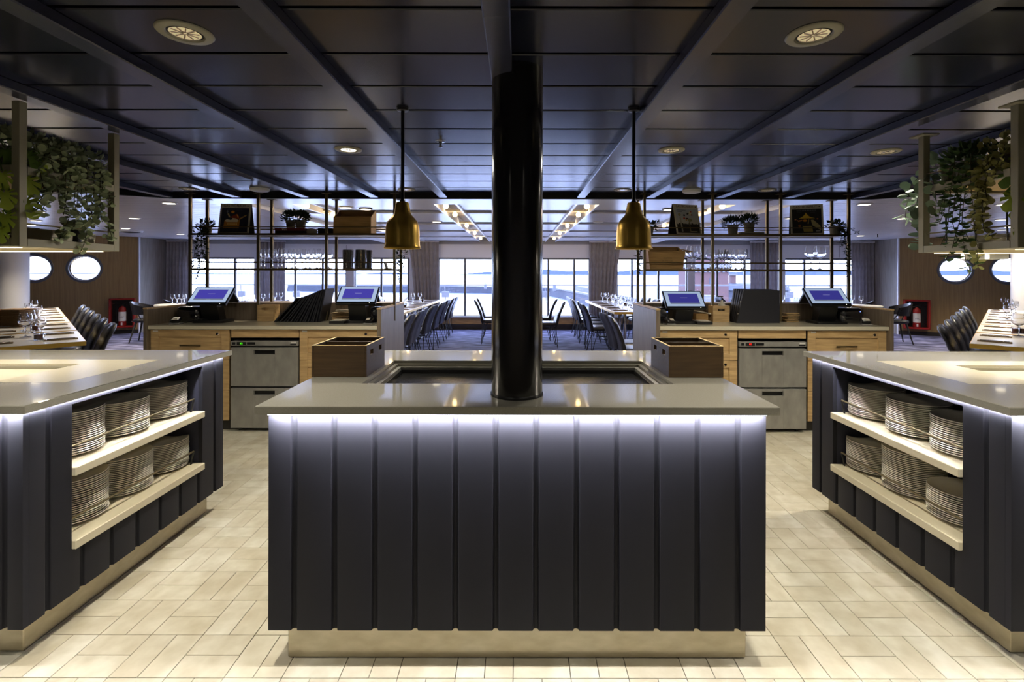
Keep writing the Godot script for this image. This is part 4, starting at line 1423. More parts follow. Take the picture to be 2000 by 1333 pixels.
func build_counter_items() -> void:
	build_till(0, (402.0 - VX) * 4.48 / F, 0.0)
	build_till(1, (694.0 - VX) * 4.48 / F, -0.008)
	build_till(2, (1341.0 - VX) * 4.48 / F, 0.03)
	build_till(3, (1625.0 - VX) * 4.48 / F, 0.0)
	build_printer("black rounded receipt printer beside the outer till of the left station", -3.085, 4.63, 0.24, false)
	build_printer("black receipt printer tucked against the inner end panel of the left station", -1.312, 4.58, 0.13, false)
	build_printer("black receipt printer with a blue light against the inner end panel of the right station", 1.325, 4.58, 0.15, true)
	build_printer("black rounded receipt printer with a small light beside the outer till of the right station", 3.11, 4.63, 0.24, true)
	build_card_reader("silver and black card reader at the outer end of the left station", -3.08, 4.4, 0.3)
	build_card_reader("silver card reader with slips at the inner end of the left station", -1.345, 4.42, -0.15)
	build_card_reader("silver card reader below the inner till of the right station", 1.365, 4.42, 0.1)
	build_card_reader("silver card reader at the outer end of the right station", 3.13, 4.41, -0.4)
	slot_box("small pale wooden box with a hand slot, left of the fanned black menus", -2.412, 4.72, 0.158, 0.155, 0.12)
	slot_box("small pale wooden box with a hand slot, below the white pump bottle", 1.932, 4.72, 0.158, 0.155, 0.12)
	var pb := thing("pump_bottle", "small pale pump bottle standing in the right wooden box", "bottle", P(1.965, 0.947, 4.73))
	var m := Mb.new()
	lathe(m, [Vector2(0, 0), Vector2(0.032, 0.0), Vector2(0.033, 0.13), Vector2(0.03, 0.16), Vector2(0.012, 0.178), Vector2(0.011, 0.195), Vector2(0, 0.195)], 20)
	part(pb, "bottle", m, M["paper"])
	var m2 := Mb.new()
	tube(m2, [Vector3(0, 0.195, 0), Vector3(0, 0.225, 0)], 0.004, 8)
	box(m2, Vector3(-0.045, 0.224, -0.008), Vector3(0.012, 0.235, 0.008), 0.002)
	part(pb, "pump", m2, M["dark steel"])
	# fanned menus: thin black folders leaning to the right against one another
	var n := 15
	for k in n:
		var f := float(k) / (n - 1)
		var ang := lerpf(46, 79, f)
		var xb := lerpf(-2.30, -1.885, pow(f, 0.8))
		var fm := Mb.new()
		box(fm, Vector3(0, 0.0, -0.11), Vector3(0.012, 0.318, 0.11), 0.002, Transform3D(Basis(Vector3(0, 0, 1), -deg_to_rad(90 - ang)), Vector3.ZERO))
		var o := lone("menu_folder", fm, M["navy folder"], "", "menu", P(xb, 0.9372 + 0.0, 4.69 + (k % 3) * 0.008), "fanned black menus on the left station")
		o.set_meta("label", "thin black menu folder leaning in the fan on the left station, %s from the left" % NTH[k])
	var bx := thing("menu_box", "large slanted black menu case with silver studs, on the right station", "menu case", P(2.245, 0.937, 4.66))
	for k in 5:
		var z1 := 0.08 - k * 0.035
		var fm := Mb.new()
		var sh := k * 0.006
		prism(fm, PackedVector2Array([Vector2(-0.2, 0), Vector2(0.2, 0), Vector2(0.2, 0.305 + sh * 0.3), Vector2(-0.135 - sh, 0.308 + sh * 0.3)]), z1 - 0.031, z1)
		part(bx, "folder", fm, M["navy folder"])
	for p in [Vector3(-0.168, 0.2, 0.081), Vector3(-0.19, 0.09, 0.081)]:
		var sm := Mb.new()
		lathe(sm, [Vector2(0, 0.005), Vector2(0.006, 0.003), Vector2(0.007, 0)], 12, Transform3D(Basis(Vector3.RIGHT, PI / 2), p))
		part(bx, "stud", sm, M["chrome"])
	for e in [[-1.70, 0.19, 6, "left of the inner till, left station"], [2.62, 0.12, 6, "right of the black menu case"]]:
		for k in int(e[2]):
			var b := Basis(Vector3.UP, rng.randf_range(-0.25, 0.25)) * Basis(Vector3(0, 0, 1), rng.randf_range(-0.02, 0.02))
			var o := lone("bill_board", bc(Vector3.ZERO, Vector3(e[1], 0.007, 0.1), 0.001, Transform3D(b, Vector3.ZERO)), M["oak"], "thin wooden board, %s from bottom of the pile %s" % [NTH[k], e[3]], "bill board", P(e[0] + rng.randf_range(-0.012, 0.012), 0.9435 + k * 0.0145, 4.72), "wooden bill boards " + e[3])
	lone("receipt_slips", bc(Vector3.ZERO, Vector3(0.11, 0.02, 0.08), 0.006), M["paper"], "pale wad of receipts on the left pile of wooden boards", "paper", P(-1.70, 1.037, 4.72))
	var rb := thing("till_roll_box", "small pile of pale till rolls and papers behind the inner till of the right station", "paper", P(1.76, 0.937, 4.74))
	part(rb, "carton", bc(Vector3(0, 0.04, 0), Vector3(0.12, 0.08, 0.1), 0.004), M["crate wood"])
	part(rb, "paper", bc(Vector3(0, 0.092, 0), Vector3(0.14, 0.01, 0.11), 0.001, Transform3D(Basis(Vector3(0, 0, 1), -0.2), Vector3.ZERO)), M["paper"])

# ---- things on the racks
func fill_poly(im: Image, pts: PackedVector2Array, c: Color) -> void:
	var r := Rect2(pts[0], Vector2.ZERO)
	for p in pts: r = r.expand(p)
	for y in range(maxi(0, int(r.position.y)), mini(im.get_height(), int(r.end.y) + 1)):
		for x in range(maxi(0, int(r.position.x)), mini(im.get_width(), int(r.end.x) + 1)):
			if Geometry2D.is_point_in_polygon(Vector2(x + 0.5, y + 0.5), pts): im.set_pixel(x, y, c)

func fill_oval(im: Image, c: Vector2, r: Vector2, col: Color) -> void:
	var p := PackedVector2Array()
	for k in 20: p.append(c + Vector2(cos(TAU * k / 20) * r.x, sin(TAU * k / 20) * r.y))
	fill_poly(im, p, col)

func poster_image(k: int) -> ImageTexture:
	var im := Image.create(160, 168, false, Image.FORMAT_RGB8)
	if k == 0:
		im.fill(rgb(24, 26, 44))
		im.fill_rect(Rect2i(30, 6, 45, 10), rgb(40, 42, 58))
		im.fill_rect(Rect2i(86, 6, 34, 12), rgb(40, 42, 58))
		fill_poly(im, PackedVector2Array([Vector2(22, 84), Vector2(112, 84), Vector2(110, 140), Vector2(18, 140)]), rgb(150, 96, 34))
		fill_poly(im, PackedVector2Array([Vector2(24, 90), Vector2(34, 76), Vector2(60, 84), Vector2(76, 56), Vector2(92, 60), Vector2(90, 74), Vector2(104, 84), Vector2(98, 98), Vector2(34, 98)]), rgb(176, 166, 146))
		fill_poly(im, PackedVector2Array([Vector2(50, 66), Vector2(74, 50), Vector2(92, 40), Vector2(108, 62), Vector2(104, 76), Vector2(84, 72)]), rgb(122, 44, 22))
		fill_oval(im, Vector2(66, 28), Vector2(10, 9), rgb(186, 120, 46))
		fill_poly(im, PackedVector2Array([Vector2(34, 40), Vector2(44, 38), Vector2(54, 64), Vector2(46, 66)]), rgb(160, 140, 100))
		fill_oval(im, Vector2(34, 26), Vector2(5, 9), rgb(96, 96, 112))
		fill_poly(im, PackedVector2Array([Vector2(104, 74), Vector2(146, 46), Vector2(150, 52), Vector2(108, 84)]), rgb(142, 104, 54))
		fill_poly(im, PackedVector2Array([Vector2(88, 46), Vector2(94, 44), Vector2(104, 66), Vector2(98, 68)]), rgb(180, 120, 60))
		for y in [108, 128]:
			var x := 40
			while x < 96:
				var w := rng.randi_range(3, 7)
				im.fill_rect(Rect2i(x, y, w, 6), rgb(206, 176, 112))
				x += w + 2
	elif k == 1:
		im.fill(rgb(146, 146, 150))
		for y in 168:
			var f := clampf((y - 40) / 70.0, 0, 1)
			for x in 160: im.set_pixel(x, y, rgb(132, 134, 142).lerp(rgb(168, 162, 152), f) if y < 116 else rgb(34, 30, 28))
		for p in 26:
			fill_oval(im, Vector2(p * 6.5, 114 + 5 * sin(p * 1.7)), Vector2(8, 8 + 5 * sin(p * 2.3)), rgb(42, 38, 34))
		im.fill_rect(Rect2i(10, 8, 66, 5), rgb(84, 86, 96))
		im.fill_rect(Rect2i(14, 18, 34, 5), rgb(84, 86, 96))
		fill_oval(im, Vector2(60, 46), Vector2(7, 7), rgb(36, 36, 56))
		fill_oval(im, Vector2(58, 66), Vector2(8, 6), rgb(150, 50, 30))
		fill_oval(im, Vector2(78, 68), Vector2(10, 5), rgb(48, 22, 26))
		fill_oval(im, Vector2(72, 78), Vector2(6, 5), rgb(150, 110, 50))
		fill_oval(im, Vector2(98, 78), Vector2(16, 11), rgb(112, 110, 82))
		fill_oval(im, Vector2(104, 32), Vector2(9, 14), rgb(160, 150, 124))
		fill_oval(im, Vector2(112, 20), Vector2(5, 5), rgb(140, 50, 44))
		fill_oval(im, Vector2(116, 42), Vector2(7, 5), rgb(120, 60, 54))
		fill_oval(im, Vector2(26, 42), Vector2(10, 10), rgb(116, 112, 84))
		fill_poly(im, PackedVector2Array([Vector2(76, 36), Vector2(88, 28), Vector2(98, 30), Vector2(86, 42)]), rgb(36, 34, 34))
		fill_poly(im, PackedVector2Array([Vector2(88, 88), Vector2(94, 88), Vector2(96, 160), Vector2(90, 160)]), rgb(110, 100, 70))
		fill_poly(im, PackedVector2Array([Vector2(24, 60), Vector2(34, 56), Vector2(40, 160), Vector2(30, 160)]), rgb(130, 124, 116))
		im.fill_rect(Rect2i(10, 134, 18, 18), rgb(20, 20, 22))
		im.fill_rect(Rect2i(96, 156, 46, 3), rgb(206, 190, 150))
	else:
		im.fill(rgb(12, 11, 14))
		var x := 26
		while x < 130:
			var w := rng.randi_range(4, 8)
			im.fill_rect(Rect2i(x, 6, w, 9), rgb(76, 76, 84))
			x += w + 3
		im.fill_rect(Rect2i(24, 22, 24, 4), rgb(50, 50, 56))
		im.fill_rect(Rect2i(102, 22, 26, 4), rgb(50, 50, 56))
		fill_poly(im, PackedVector2Array([Vector2(76, 24), Vector2(82, 36), Vector2(96, 54), Vector2(126, 66), Vector2(36, 66), Vector2(58, 52), Vector2(70, 38)]), rgb(172, 142, 52))
		fill_poly(im, PackedVector2Array([Vector2(102, 76), Vector2(116, 76), Vector2(152, 118), Vector2(156, 150), Vector2(110, 116)]), rgb(134, 122, 84))
		fill_oval(im, Vector2(70, 80), Vector2(12, 8), rgb(168, 104, 30))
		fill_poly(im, PackedVector2Array([Vector2(22, 70), Vector2(34, 78), Vector2(56, 74), Vector2(54, 82), Vector2(34, 88)]), rgb(160, 92, 50))
		fill_oval(im, Vector2(18, 72), Vector2(5, 4), rgb(170, 110, 70))
		fill_oval(im, Vector2(138, 70), Vector2(5, 5), rgb(140, 74, 50))
		fill_poly(im, PackedVector2Array([Vector2(56, 118), Vector2(108, 118), Vector2(112, 158), Vector2(62, 158)]), rgb(124, 108, 56))
		fill_poly(im, PackedVector2Array([Vector2(88, 72), Vector2(94, 72), Vector2(90, 104), Vector2(84, 104)]), rgb(120, 100, 56))
		fill_oval(im, Vector2(40, 116), Vector2(8, 10), rgb(110, 66, 36))
		im.fill_rect(Rect2i(128, 150, 24, 8), rgb(120, 116, 108))
	im.adjust_bcs(1.3, 1.0, 1.0)
	return ImageTexture.create_from_image(im)

func build_poster(k: int, x: float, yaw: float, label: String) -> void:
	var t := thing("poster_tent", label, "poster", P(x, 1.783, 4.87), yaw, "folded poster tents on the racks")
	var w := 0.285
	var h := 0.31
	var tilt := 0.22
	for e in [0, 1]:
		var b := Basis(Vector3.RIGHT, -tilt if e == 0 else tilt)
		var at := Vector3(0, 0, 0.075 if e == 0 else -0.075)
		var m := Mb.new()
		box(m, Vector3(-w / 2, 0.0, -0.0015), Vector3(w / 2, h, 0.0015), 0.0, Transform3D(b, at + Vector3.UP * 0.001))
		part(t, "front_board" if e == 0 else "back_board", m, M["paper"] if e == 0 else M["black matt"])
	var pb := Basis(Vector3.RIGHT, -tilt)
	var xf := Transform3D(pb, Vector3(0, 0.001, 0.075))
	var p := Mb.new()
	var z := 0.0024
	p.quv(xf * Vector3(-w / 2 + 0.016, h * 0.85, z), xf * Vector3(w / 2 - 0.016, h * 0.85, z), xf * Vector3(w / 2 - 0.016, 0.014, z), xf * Vector3(-w / 2 + 0.016, 0.014, z), pb * Vector3(0, 0, 1))
	var pm := StandardMaterial3D.new()
	pm.resource_name = "poster print"
	pm.albedo_texture = poster_image(k)
	pm.roughness = 0.5
	var fb := t.get_node("front_board")
	part(fb, "print", p, pm)
	lettering(fb, "title_lettering", "GASTRONAUT", 0.034, M["red dark"], Transform3D(pb * Basis.from_scale(Vector3(0.98, 1, 1)), xf * Vector3(-0.012, h * 0.925, z)))
	part(fb, "bird_mark", bc(Vector3.ZERO, Vector3(0.014, 0.008, 0.001), 0.0, Transform3D(pb, xf * Vector3(w / 2 - 0.03, h * 0.925, z))), M["black"])

func glass_shape(r: float, h: float) -> ArrayMesh:
	var m := Mb.new()
	lathe(m, [Vector2(0, 0.002), Vector2(r * 0.78, 0.001), Vector2(r * 0.8, 0.003), Vector2(r * 0.3, 0.007), Vector2(0.0055, 0.014), Vector2(0.0042, 0.03), Vector2(0.0042, h * 0.42), Vector2(0.008, h * 0.45), Vector2(r * 0.55, h * 0.5), Vector2(r * 0.9, h * 0.58), Vector2(r, h * 0.66), Vector2(r * 0.97, h * 0.78), Vector2(r * 0.84, h * 0.92), Vector2(r * 0.76, h), Vector2(r * 0.75, h), Vector2(r * 0.83, h * 0.92), Vector2(r * 0.955, h * 0.78), Vector2(r * 0.985, h * 0.66), Vector2(r * 0.88, h * 0.585), Vector2(r * 0.52, h * 0.51), Vector2(0.0, h * 0.465)], 22, ID, 60)
	return m.mesh()

var glass_small: ArrayMesh
var glass_big: ArrayMesh

func wine_glass(mesh: ArrayMesh, at: Vector3, label: String, group: String) -> void:
	tag(put(self, "wine_glass", mesh, M["glass"], at), label, "wine glass", group)

func pot(parent: Node3D, at: Vector3, r: float, h: float) -> void:
	var m := Mb.new()
	lathe(m, [Vector2(0, 0), Vector2(r * 0.78, 0), Vector2(r * 0.97, h * 0.82), Vector2(r * 1.04, h * 0.84), Vector2(r * 1.06, h), Vector2(r * 0.95, h), Vector2(r * 0.92, h * 0.9), Vector2(0, h * 0.9)], 28)
	part(parent, "pot", m, M["pot grey"], at)

func leaf_mesh(l: float, w: float, fold := 0.15) -> Mb:
	var m := Mb.new()
	var k := 5
	var rows := []
	for i in k + 1:
		var f := float(i) / k
		var ww := w * sin(PI * clampf(0.06 + f * 0.94, 0, 1)) * (1.0 - 0.25 * f)
		var z := -0.25 * l * f * f
		rows.append([Vector3(l * f, -ww / 2, z + fold * ww), Vector3(l * f, 0, z), Vector3(l * f, ww / 2, z + fold * ww)])
	sheet(m, rows, Vector3(0, 0, 1))
	return m

func round_leaf_mesh(r: float) -> Mb:
	var m := Mb.new()
	var rows := []
	for i in 6:
		var f := i / 5.0
		var ww := r * sqrt(maxf(0.02, 1.0 - pow(f * 2 - 1, 2)))
		var x := 0.15 * r + f * 2 * r
		rows.append([Vector3(x, -ww, 0.12 * ww), Vector3(x, 0, -0.06 * r * f), Vector3(x, ww, 0.12 * ww)])
	sheet(m, rows, Vector3(0, 0, 1))
	return m

# many small leaves as one part
func bush(parent: Node3D, at: Vector3, r: Vector3, count: int, l: float, w: float, m: Material) -> void:
	var mb := Mb.new()
	var base := leaf_mesh(l, w)
	for i in count:
		var dir := Vector3(rng.randf_range(-1, 1), rng.randf_range(-0.35, 1), rng.randf_range(-1, 1)).normalized()
		var p := at + dir * r * rng.randf_range(0.55, 1.0)
		var x := (dir + Vector3(rng.randf_range(-0.6, 0.6), rng.randf_range(-0.4, 0.6), rng.randf_range(-0.6, 0.6))).normalized()
		var y := x.cross(Vector3(rng.randf_range(-1, 1), 1, rng.randf_range(-1, 1)).normalized()).normalized()
		var b := Basis(x, y, x.cross(y))
		for j in base.v.size():
			mb.v.append(p + b * base.v[j])
			mb.n.append(b * base.n[j])
			mb.u.append(Vector2.ZERO)
	part(parent, "foliage", mb, m).set_meta("kind", "stuff")

func vine(parent: Node3D, mb: Mb, pts: Array, l: float, w: float, gap: float, stems: Mb) -> void:
	var base := leaf_mesh(l, w)
	tube(stems, pts, 0.0018, 5)
	for i in pts.size() - 1:
		var a: Vector3 = pts[i]
		var c: Vector3 = pts[i + 1]
		var n := maxi(1, int(a.distance_to(c) / gap))
		for k in n:
			var p := a.lerp(c, (k + rng.randf()) / n)
			var x := Vector3(rng.randf_range(-1, 1), rng.randf_range(-0.7, 0.35), rng.randf_range(-1, 1)).normalized()
			var y := x.cross(Vector3(rng.randf_range(-0.5, 0.5), 1, rng.randf_range(-0.5, 0.5)).normalized()).normalized()
			var b := Basis(x, y, x.cross(y))
			for j in base.v.size():
				mb.v.append(p + b * base.v[j])
				mb.n.append(b * base.n[j])
				mb.u.append(Vector2.ZERO)

func trailing_pot(label: String, at: Vector3, pot_r: float, pot_h: float, strands: Array) -> void:
	var t := thing("trailing_plant", label, "potted plant", at)
	if pot_r > 0: pot(t, Vector3.ZERO, pot_r, pot_h)
	var lv := Mb.new()
	var st := Mb.new()
	for s in strands:
		var pts := []
		for e in s: pts.append(P((e[0] - VX) * e[2] / F, EYE - (e[1] - VY) * e[2] / F, e[2]) - at)
		vine(t, lv, pts, 0.034, 0.02, 0.009, st)
	part(t, "trailing_leaves", lv, M["leaf dark"]).set_meta("kind", "stuff")
	part(t, "stems", st, M["stem"])
	if pot_r > 0: bush(t, Vector3(0, pot_h + 0.01, 0), Vector3(0.075, 0.045, 0.07), 60, 0.035, 0.02, M["leaf dark"])

func crate(label: String, at: Vector3, w0: float, w1: float, h: float, dep: float, back: float, text: bool) -> void:
	var t := thing("wine_crate", label, "crate", at, 0, "wooden wine crates on the racks")
	var f := Mb.new()
	prism(f, PackedVector2Array([Vector2(-w0 / 2, 0), Vector2(w0 / 2, 0), Vector2(w1 / 2, h), Vector2(-w1 / 2, h)]), dep / 2 - 0.01, dep / 2)
	part(t, "front_board", f, M["crate wood"])
	for s in [-1.0, 1.0]:
		var e := Mb.new()
		prism(e, PackedVector2Array([Vector2(-dep / 2 + 0.01, 0), Vector2(dep / 2 - 0.01, 0), Vector2(dep / 2 - 0.01, h), Vector2(-dep / 2 + 0.01, h + back)]), -0.005, 0.005, Transform3D(Basis(Vector3(0, 0, 1), Vector3.UP, Vector3.LEFT), Vector3(s * (w0 / 2 - 0.006), 0, 0)))
		part(t, "end_board", e, M["crate wood"])
	part(t, "back_board", bc(Vector3(0, (h + back) / 2, -dep / 2 + 0.005), Vector3(w0, h + back, 0.01), 0.001), M["crate wood"])
	part(t, "bottom_board", bc(Vector3(0, 0.004, 0), Vector3(w0 - 0.022, 0.008, dep - 0.022)), M["crate wood"])
	if text:
		part(t, "lid_flap", bc(Vector3.ZERO, Vector3(0.1, 0.007, dep - 0.02), 0.001, Transform3D(Basis(Vector3(0, 0, 1), -0.25), Vector3(w0 / 2 + 0.05, h + 0.006, -0.005))), M["crate wood"])
		lettering(t, "crate_lettering", "CHATEAU", 0.02, M["bronze"], Transform3D(Basis.IDENTITY, Vector3(0.01, h * 0.62, dep / 2 + 0.0006)))
		lettering(t, "crate_lettering", "DE PRESSAC", 0.02, M["bronze"], Transform3D(Basis.IDENTITY, Vector3(0.01, h * 0.46, dep / 2 + 0.0006)))

func X(px: float, d: float) -> float: return (px - VX) * d / F

func build_rack_items() -> void:
	var y1 := 1.7825
	var y2 := 1.4405
	build_poster(0, X(462, 4.87), 0.12, "poster tent with orange and white figures on dark blue, on the left rack")
	build_poster(1, X(1337, 4.87), 0.3, "turned grey poster tent with flowers, behind the right brass lamp")
	build_poster(2, X(1574, 4.87), -0.38, "black poster tent showing a yellow circus tent, on the right rack")
	# left rack, upper shelf
	trailing_pot("small pot of dark trailing leaves at the outer end of the left rack", P(X(404, 4.86), y1, 4.86), 0.048, 0.085, [
		[[400, 440, 4.85], [385, 438, 4.8], [376, 452, 4.78], [370, 470, 4.77]], [[395, 441, 4.85], [388, 452, 4.72], [384, 480, 4.71], [390, 520, 4.71], [382, 552, 4.71]],
		[[392, 441, 4.85], [392, 455, 4.72], [394, 490, 4.71], [384, 520, 4.71]], [[398, 441, 4.85], [397, 455, 4.72], [400, 480, 4.71], [396, 505, 4.71], [388, 530, 4.71]],
		[[405, 441, 4.85], [404, 470, 4.72], [402, 500, 4.71], [398, 528, 4.71]], [[390, 460, 4.71], [380, 490, 4.71], [378, 520, 4.71]]])
	var pp := thing("potted_shrub", "two grey pots of small leaved green shrub standing on the dark red book", "potted plant", P(X(578, 4.88), y1 + 0.0565, 4.88))
	pot(pp, Vector3(-0.05, 0, 0), 0.05, 0.085)
	pot(pp, Vector3(0.052, 0, 0.012), 0.05, 0.085)
	bush(pp, Vector3(0, 0.112, 0), Vector3(0.145, 0.072, 0.08), 800, 0.026, 0.015, M["leaf dark"])
	var bk := thing("book", "dark red book with a white title lying flat under the shrub pots", "book", P(X(573, 4.84), y1 + 0.029, 4.85))
	part(bk, "cover", bc(Vector3(0, 0.013, 0), Vector3(0.29, 0.026, 0.19), 0.002), M["book red"])
	lettering(bk, "title_lettering", "Vin", 0.034, M["white label"], Transform3D(Basis.IDENTITY, Vector3(-0.05, 0.012, 0.0955)))
	var b2 := lone("book", bc(Vector3(0, 0.014, 0), Vector3(0.285, 0.028, 0.185), 0.002), M["book dark"], "black book at the bottom of the pile under the shrub pots", "book", P(X(573, 4.84), y1, 4.85))
	var sh := Mb.new()
	lathe(sh, [Vector2(0, 0), Vector2(0.05, 0.004), Vector2(0.062, 0.03), Vector2(0.045, 0.055), Vector2(0, 0.062)], 20)
	lone("stone", sh, M["paper"], "pale rounded stone beside the dark red book", "stone", P(X(608, 4.86), y1, 4.86))
	for k in 2:
		var cm := Mb.new()
		lathe(cm, [Vector2(0, 0), Vector2(0.034, 0), Vector2(0.036, 0.06), Vector2(0.033, 0.06), Vector2(0.031, 0.01), Vector2(0, 0.008)], 20)
		lone("black_cup", cm, M["black matt"], ["small black cup left of the pole beside the left crate", "small black cup right of the pole beside the left crate"][k], "cup", P(X([628, 645][k], 4.86), y1, 4.86))
	crate("pale wooden wine crate with a raised back, on the left rack beside the brass lamp", P(X(691, 4.83), y1, 4.87), 0.37, 0.365, 0.168, 0.18, 0.085, false)
	# left rack, lower shelf
	var lx := [510, 517, 532.5, 543, 551, 559, 570, 577, 597, 605, 619, 626, 642]
	for k in lx.size():
		var d: float = [4.83, 4.92, 4.87, 4.94, 4.82, 4.9][k % 6]
		wine_glass(glass_small, P(X(lx[k], d), y2, d), "empty wine glass on the left rack, %s in the row from its outer end" % NTH[k], "wine glasses on the left rack")
	var cy := thing("metal_vase", "shiny patterned metal cylinder on the left rack, nearest the wine glasses", "vase", P(X(680, 4.87), y2, 4.87), 0, "patterned metal cylinders")
	var cm2 := Mb.new()
	lathe(cm2, [Vector2(0, 0.002), Vector2(0.05, 0.0), Vector2(0.0515, 0.004), Vector2(0.0515, 0.186), Vector2(0.05, 0.19), Vector2(0.048, 0.186), Vector2(0.048, 0.01), Vector2(0, 0.008)], 32)
	part(cy, "tube", cm2, M["dark steel"])
	var cells := Mb.new()
	for r in 20:
		for a in 26:
			box(cells, Vector3(-0.0042, 0.008 + r * 0.009, 0.0505), Vector3(0.0042, 0.0145 + r * 0.009, 0.0535), 0.001, Transform3D(Basis(Vector3.UP, TAU * a / 26.0), Vector3.ZERO))
	part(cy, "relief_cells", cells, M["chrome"]).set_meta("kind", "stuff")
	dup(cy, "shiny patterned metal cylinder on the left rack, in front of its twin", P(X(705, 4.85), y2, 4.85), 0.1)
	dup(cy, "shiny patterned metal cylinder on the left rack, half behind its twin", P(X(717, 4.95), y2, 4.95), 0.05)
	var cl := thing("card_clip", "small grey card holder leaning near the inner end of the left rack", "clip", P(X(756, 4.86), y2, 4.86))
	part(cl, "plate", bc(Vector3(0, 0.036, 0), Vector3(0.014, 0.075, 0.06), 0.001, Transform3D(Basis(Vector3(0, 0, 1), 0.3), Vector3.ZERO)), M["frame grey"])
	part(cl, "foot", bc(Vector3(0.01, 0.003, 0), Vector3(0.06, 0.006, 0.06), 0.001), M["frame grey"])
	trailing_pot("dark trailing vine hanging behind the left brass lamp", P(X(790, 4.9), y1, 4.9), 0.045, 0.08, [
		[[782, 440, 4.9], [776, 460, 4.72], [778, 500, 4.71], [780, 552, 4.71]], [[788, 441, 4.9], [785, 470, 4.72], [783, 500, 4.71], [786, 535, 4.71]],
		[[792, 441, 4.9], [792, 480, 4.72], [790, 510, 4.71]], [[780, 470, 4.72], [775, 495, 4.71], [776, 520, 4.71]]])
	# right rack
	trailing_pot("dark trailing vine in a small pot hanging behind the right brass lamp", P(X(1268, 4.9), y1, 4.9), 0.045, 0.085, [
		[[1262, 436, 4.9], [1252, 455, 4.72], [1250, 500, 4.71], [1248, 548, 4.71]], [[1262, 438, 4.9], [1246, 470, 4.72], [1244, 500, 4.71], [1248, 525, 4.71]], [[1270, 436, 4.9], [1280, 430, 4.85], [1288, 434, 4.82]]])
	var p2 := thing("potted_grass", "grey pot of feathery green grass on the left of the pair, right rack", "potted plant", P(X(1431, 4.85), y1, 4.85), 0, "grassy pots on the right rack")
	pot(p2, Vector3.ZERO, 0.052, 0.1)
	bush(p2, Vector3(0, 0.115, 0), Vector3(0.095, 0.06, 0.07), 520, 0.045, 0.007, M["leaf dark"])
	dup(p2, "grey pot of feathery green grass on the books, right of its twin", P(X(1463, 4.93), y1 + 0.0315, 4.93), 1.3)
	for k in 2:
		lone("book", bc(Vector3.ZERO, Vector3(0.27 - k * 0.03, 0.015, 0.17), 0.002), M["book dark"] if k == 0 else M["paper"], ["dark thin book lying under the right grassy pot", "pale thin book on the dark one under the grassy pot"][k], "book", P(X(1463, 4.9), y1 + 0.0078 + k * 0.0156, 4.915))
	trailing_pot("grey pot with dark vine trailing over the outer end of the right rack", P(X(1631, 4.86), y1, 4.86), 0.055, 0.09, [
		[[1638, 436, 4.86], [1652, 436, 4.8], [1664, 448, 4.74], [1678, 455, 4.72]], [[1640, 438, 4.86], [1650, 455, 4.72], [1652, 480, 4.71], [1655, 510, 4.71], [1656, 545, 4.71]],
		[[1642, 438, 4.86], [1644, 460, 4.72], [1640, 475, 4.71]], [[1644, 440, 4.86], [1656, 458, 4.72], [1657, 500, 4.71], [1662, 535, 4.71]], [[1646, 440, 4.86], [1650, 460, 4.72], [1646, 482, 4.71]]])
	crate("open wooden wine crate with stamped lettering, on the lower right shelf beside the brass lamp", P(X(1299, 4.84), y2, 4.87), 0.325, 0.365, 0.178, 0.16, 0.05, true)
	var bx := [[1351, 4.86], [1358.5, 4.93], [1584, 4.85], [1601, 4.92]]
	for k in 4:
		wine_glass(glass_big, P(X(bx[k][0], bx[k][1]), y2, bx[k][1]), ["large balloon wine glass just right of the lettered crate, the front one", "large balloon wine glass just right of the lettered crate, the rear one", "large balloon wine glass under the circus poster, the left one", "large balloon wine glass under the circus poster, the right one"][k], "large wine glasses on the right rack")
	var rx := [1387, 1398, 1404, 1410, 1415.5, 1421, 1426.5, 1437, 1448, 1453]
	for k in rx.size():
		var d: float = [4.83, 4.93, 4.88, 4.81, 4.95, 4.86][k % 6]
		wine_glass(glass_small, P(X(rx[k], d), y2, d), "empty wine glass on the right rack, %s in the row from the crate" % NTH[k], "wine glasses on the right rack")

# ---------------------------------------------------------------- dining room
var chair0: Node3D
var shell0: Node3D
var table0: Node3D

func superring(w: float, t: float, y: float, zc: float, crease: float, n := 28) -> Array:
	var out := []
	for k in n:
		var a := TAU * k / n
		var c := cos(a)
		var s := sin(a)
		var x := signf(c) * pow(absf(c), 0.55) * w / 2
		var z := signf(s) * pow(absf(s), 0.7) * t / 2
		z *= 1.0 - crease * exp(-pow(x / 0.022, 2))
		out.append(Vector3(x, y, zc + z))
	return out

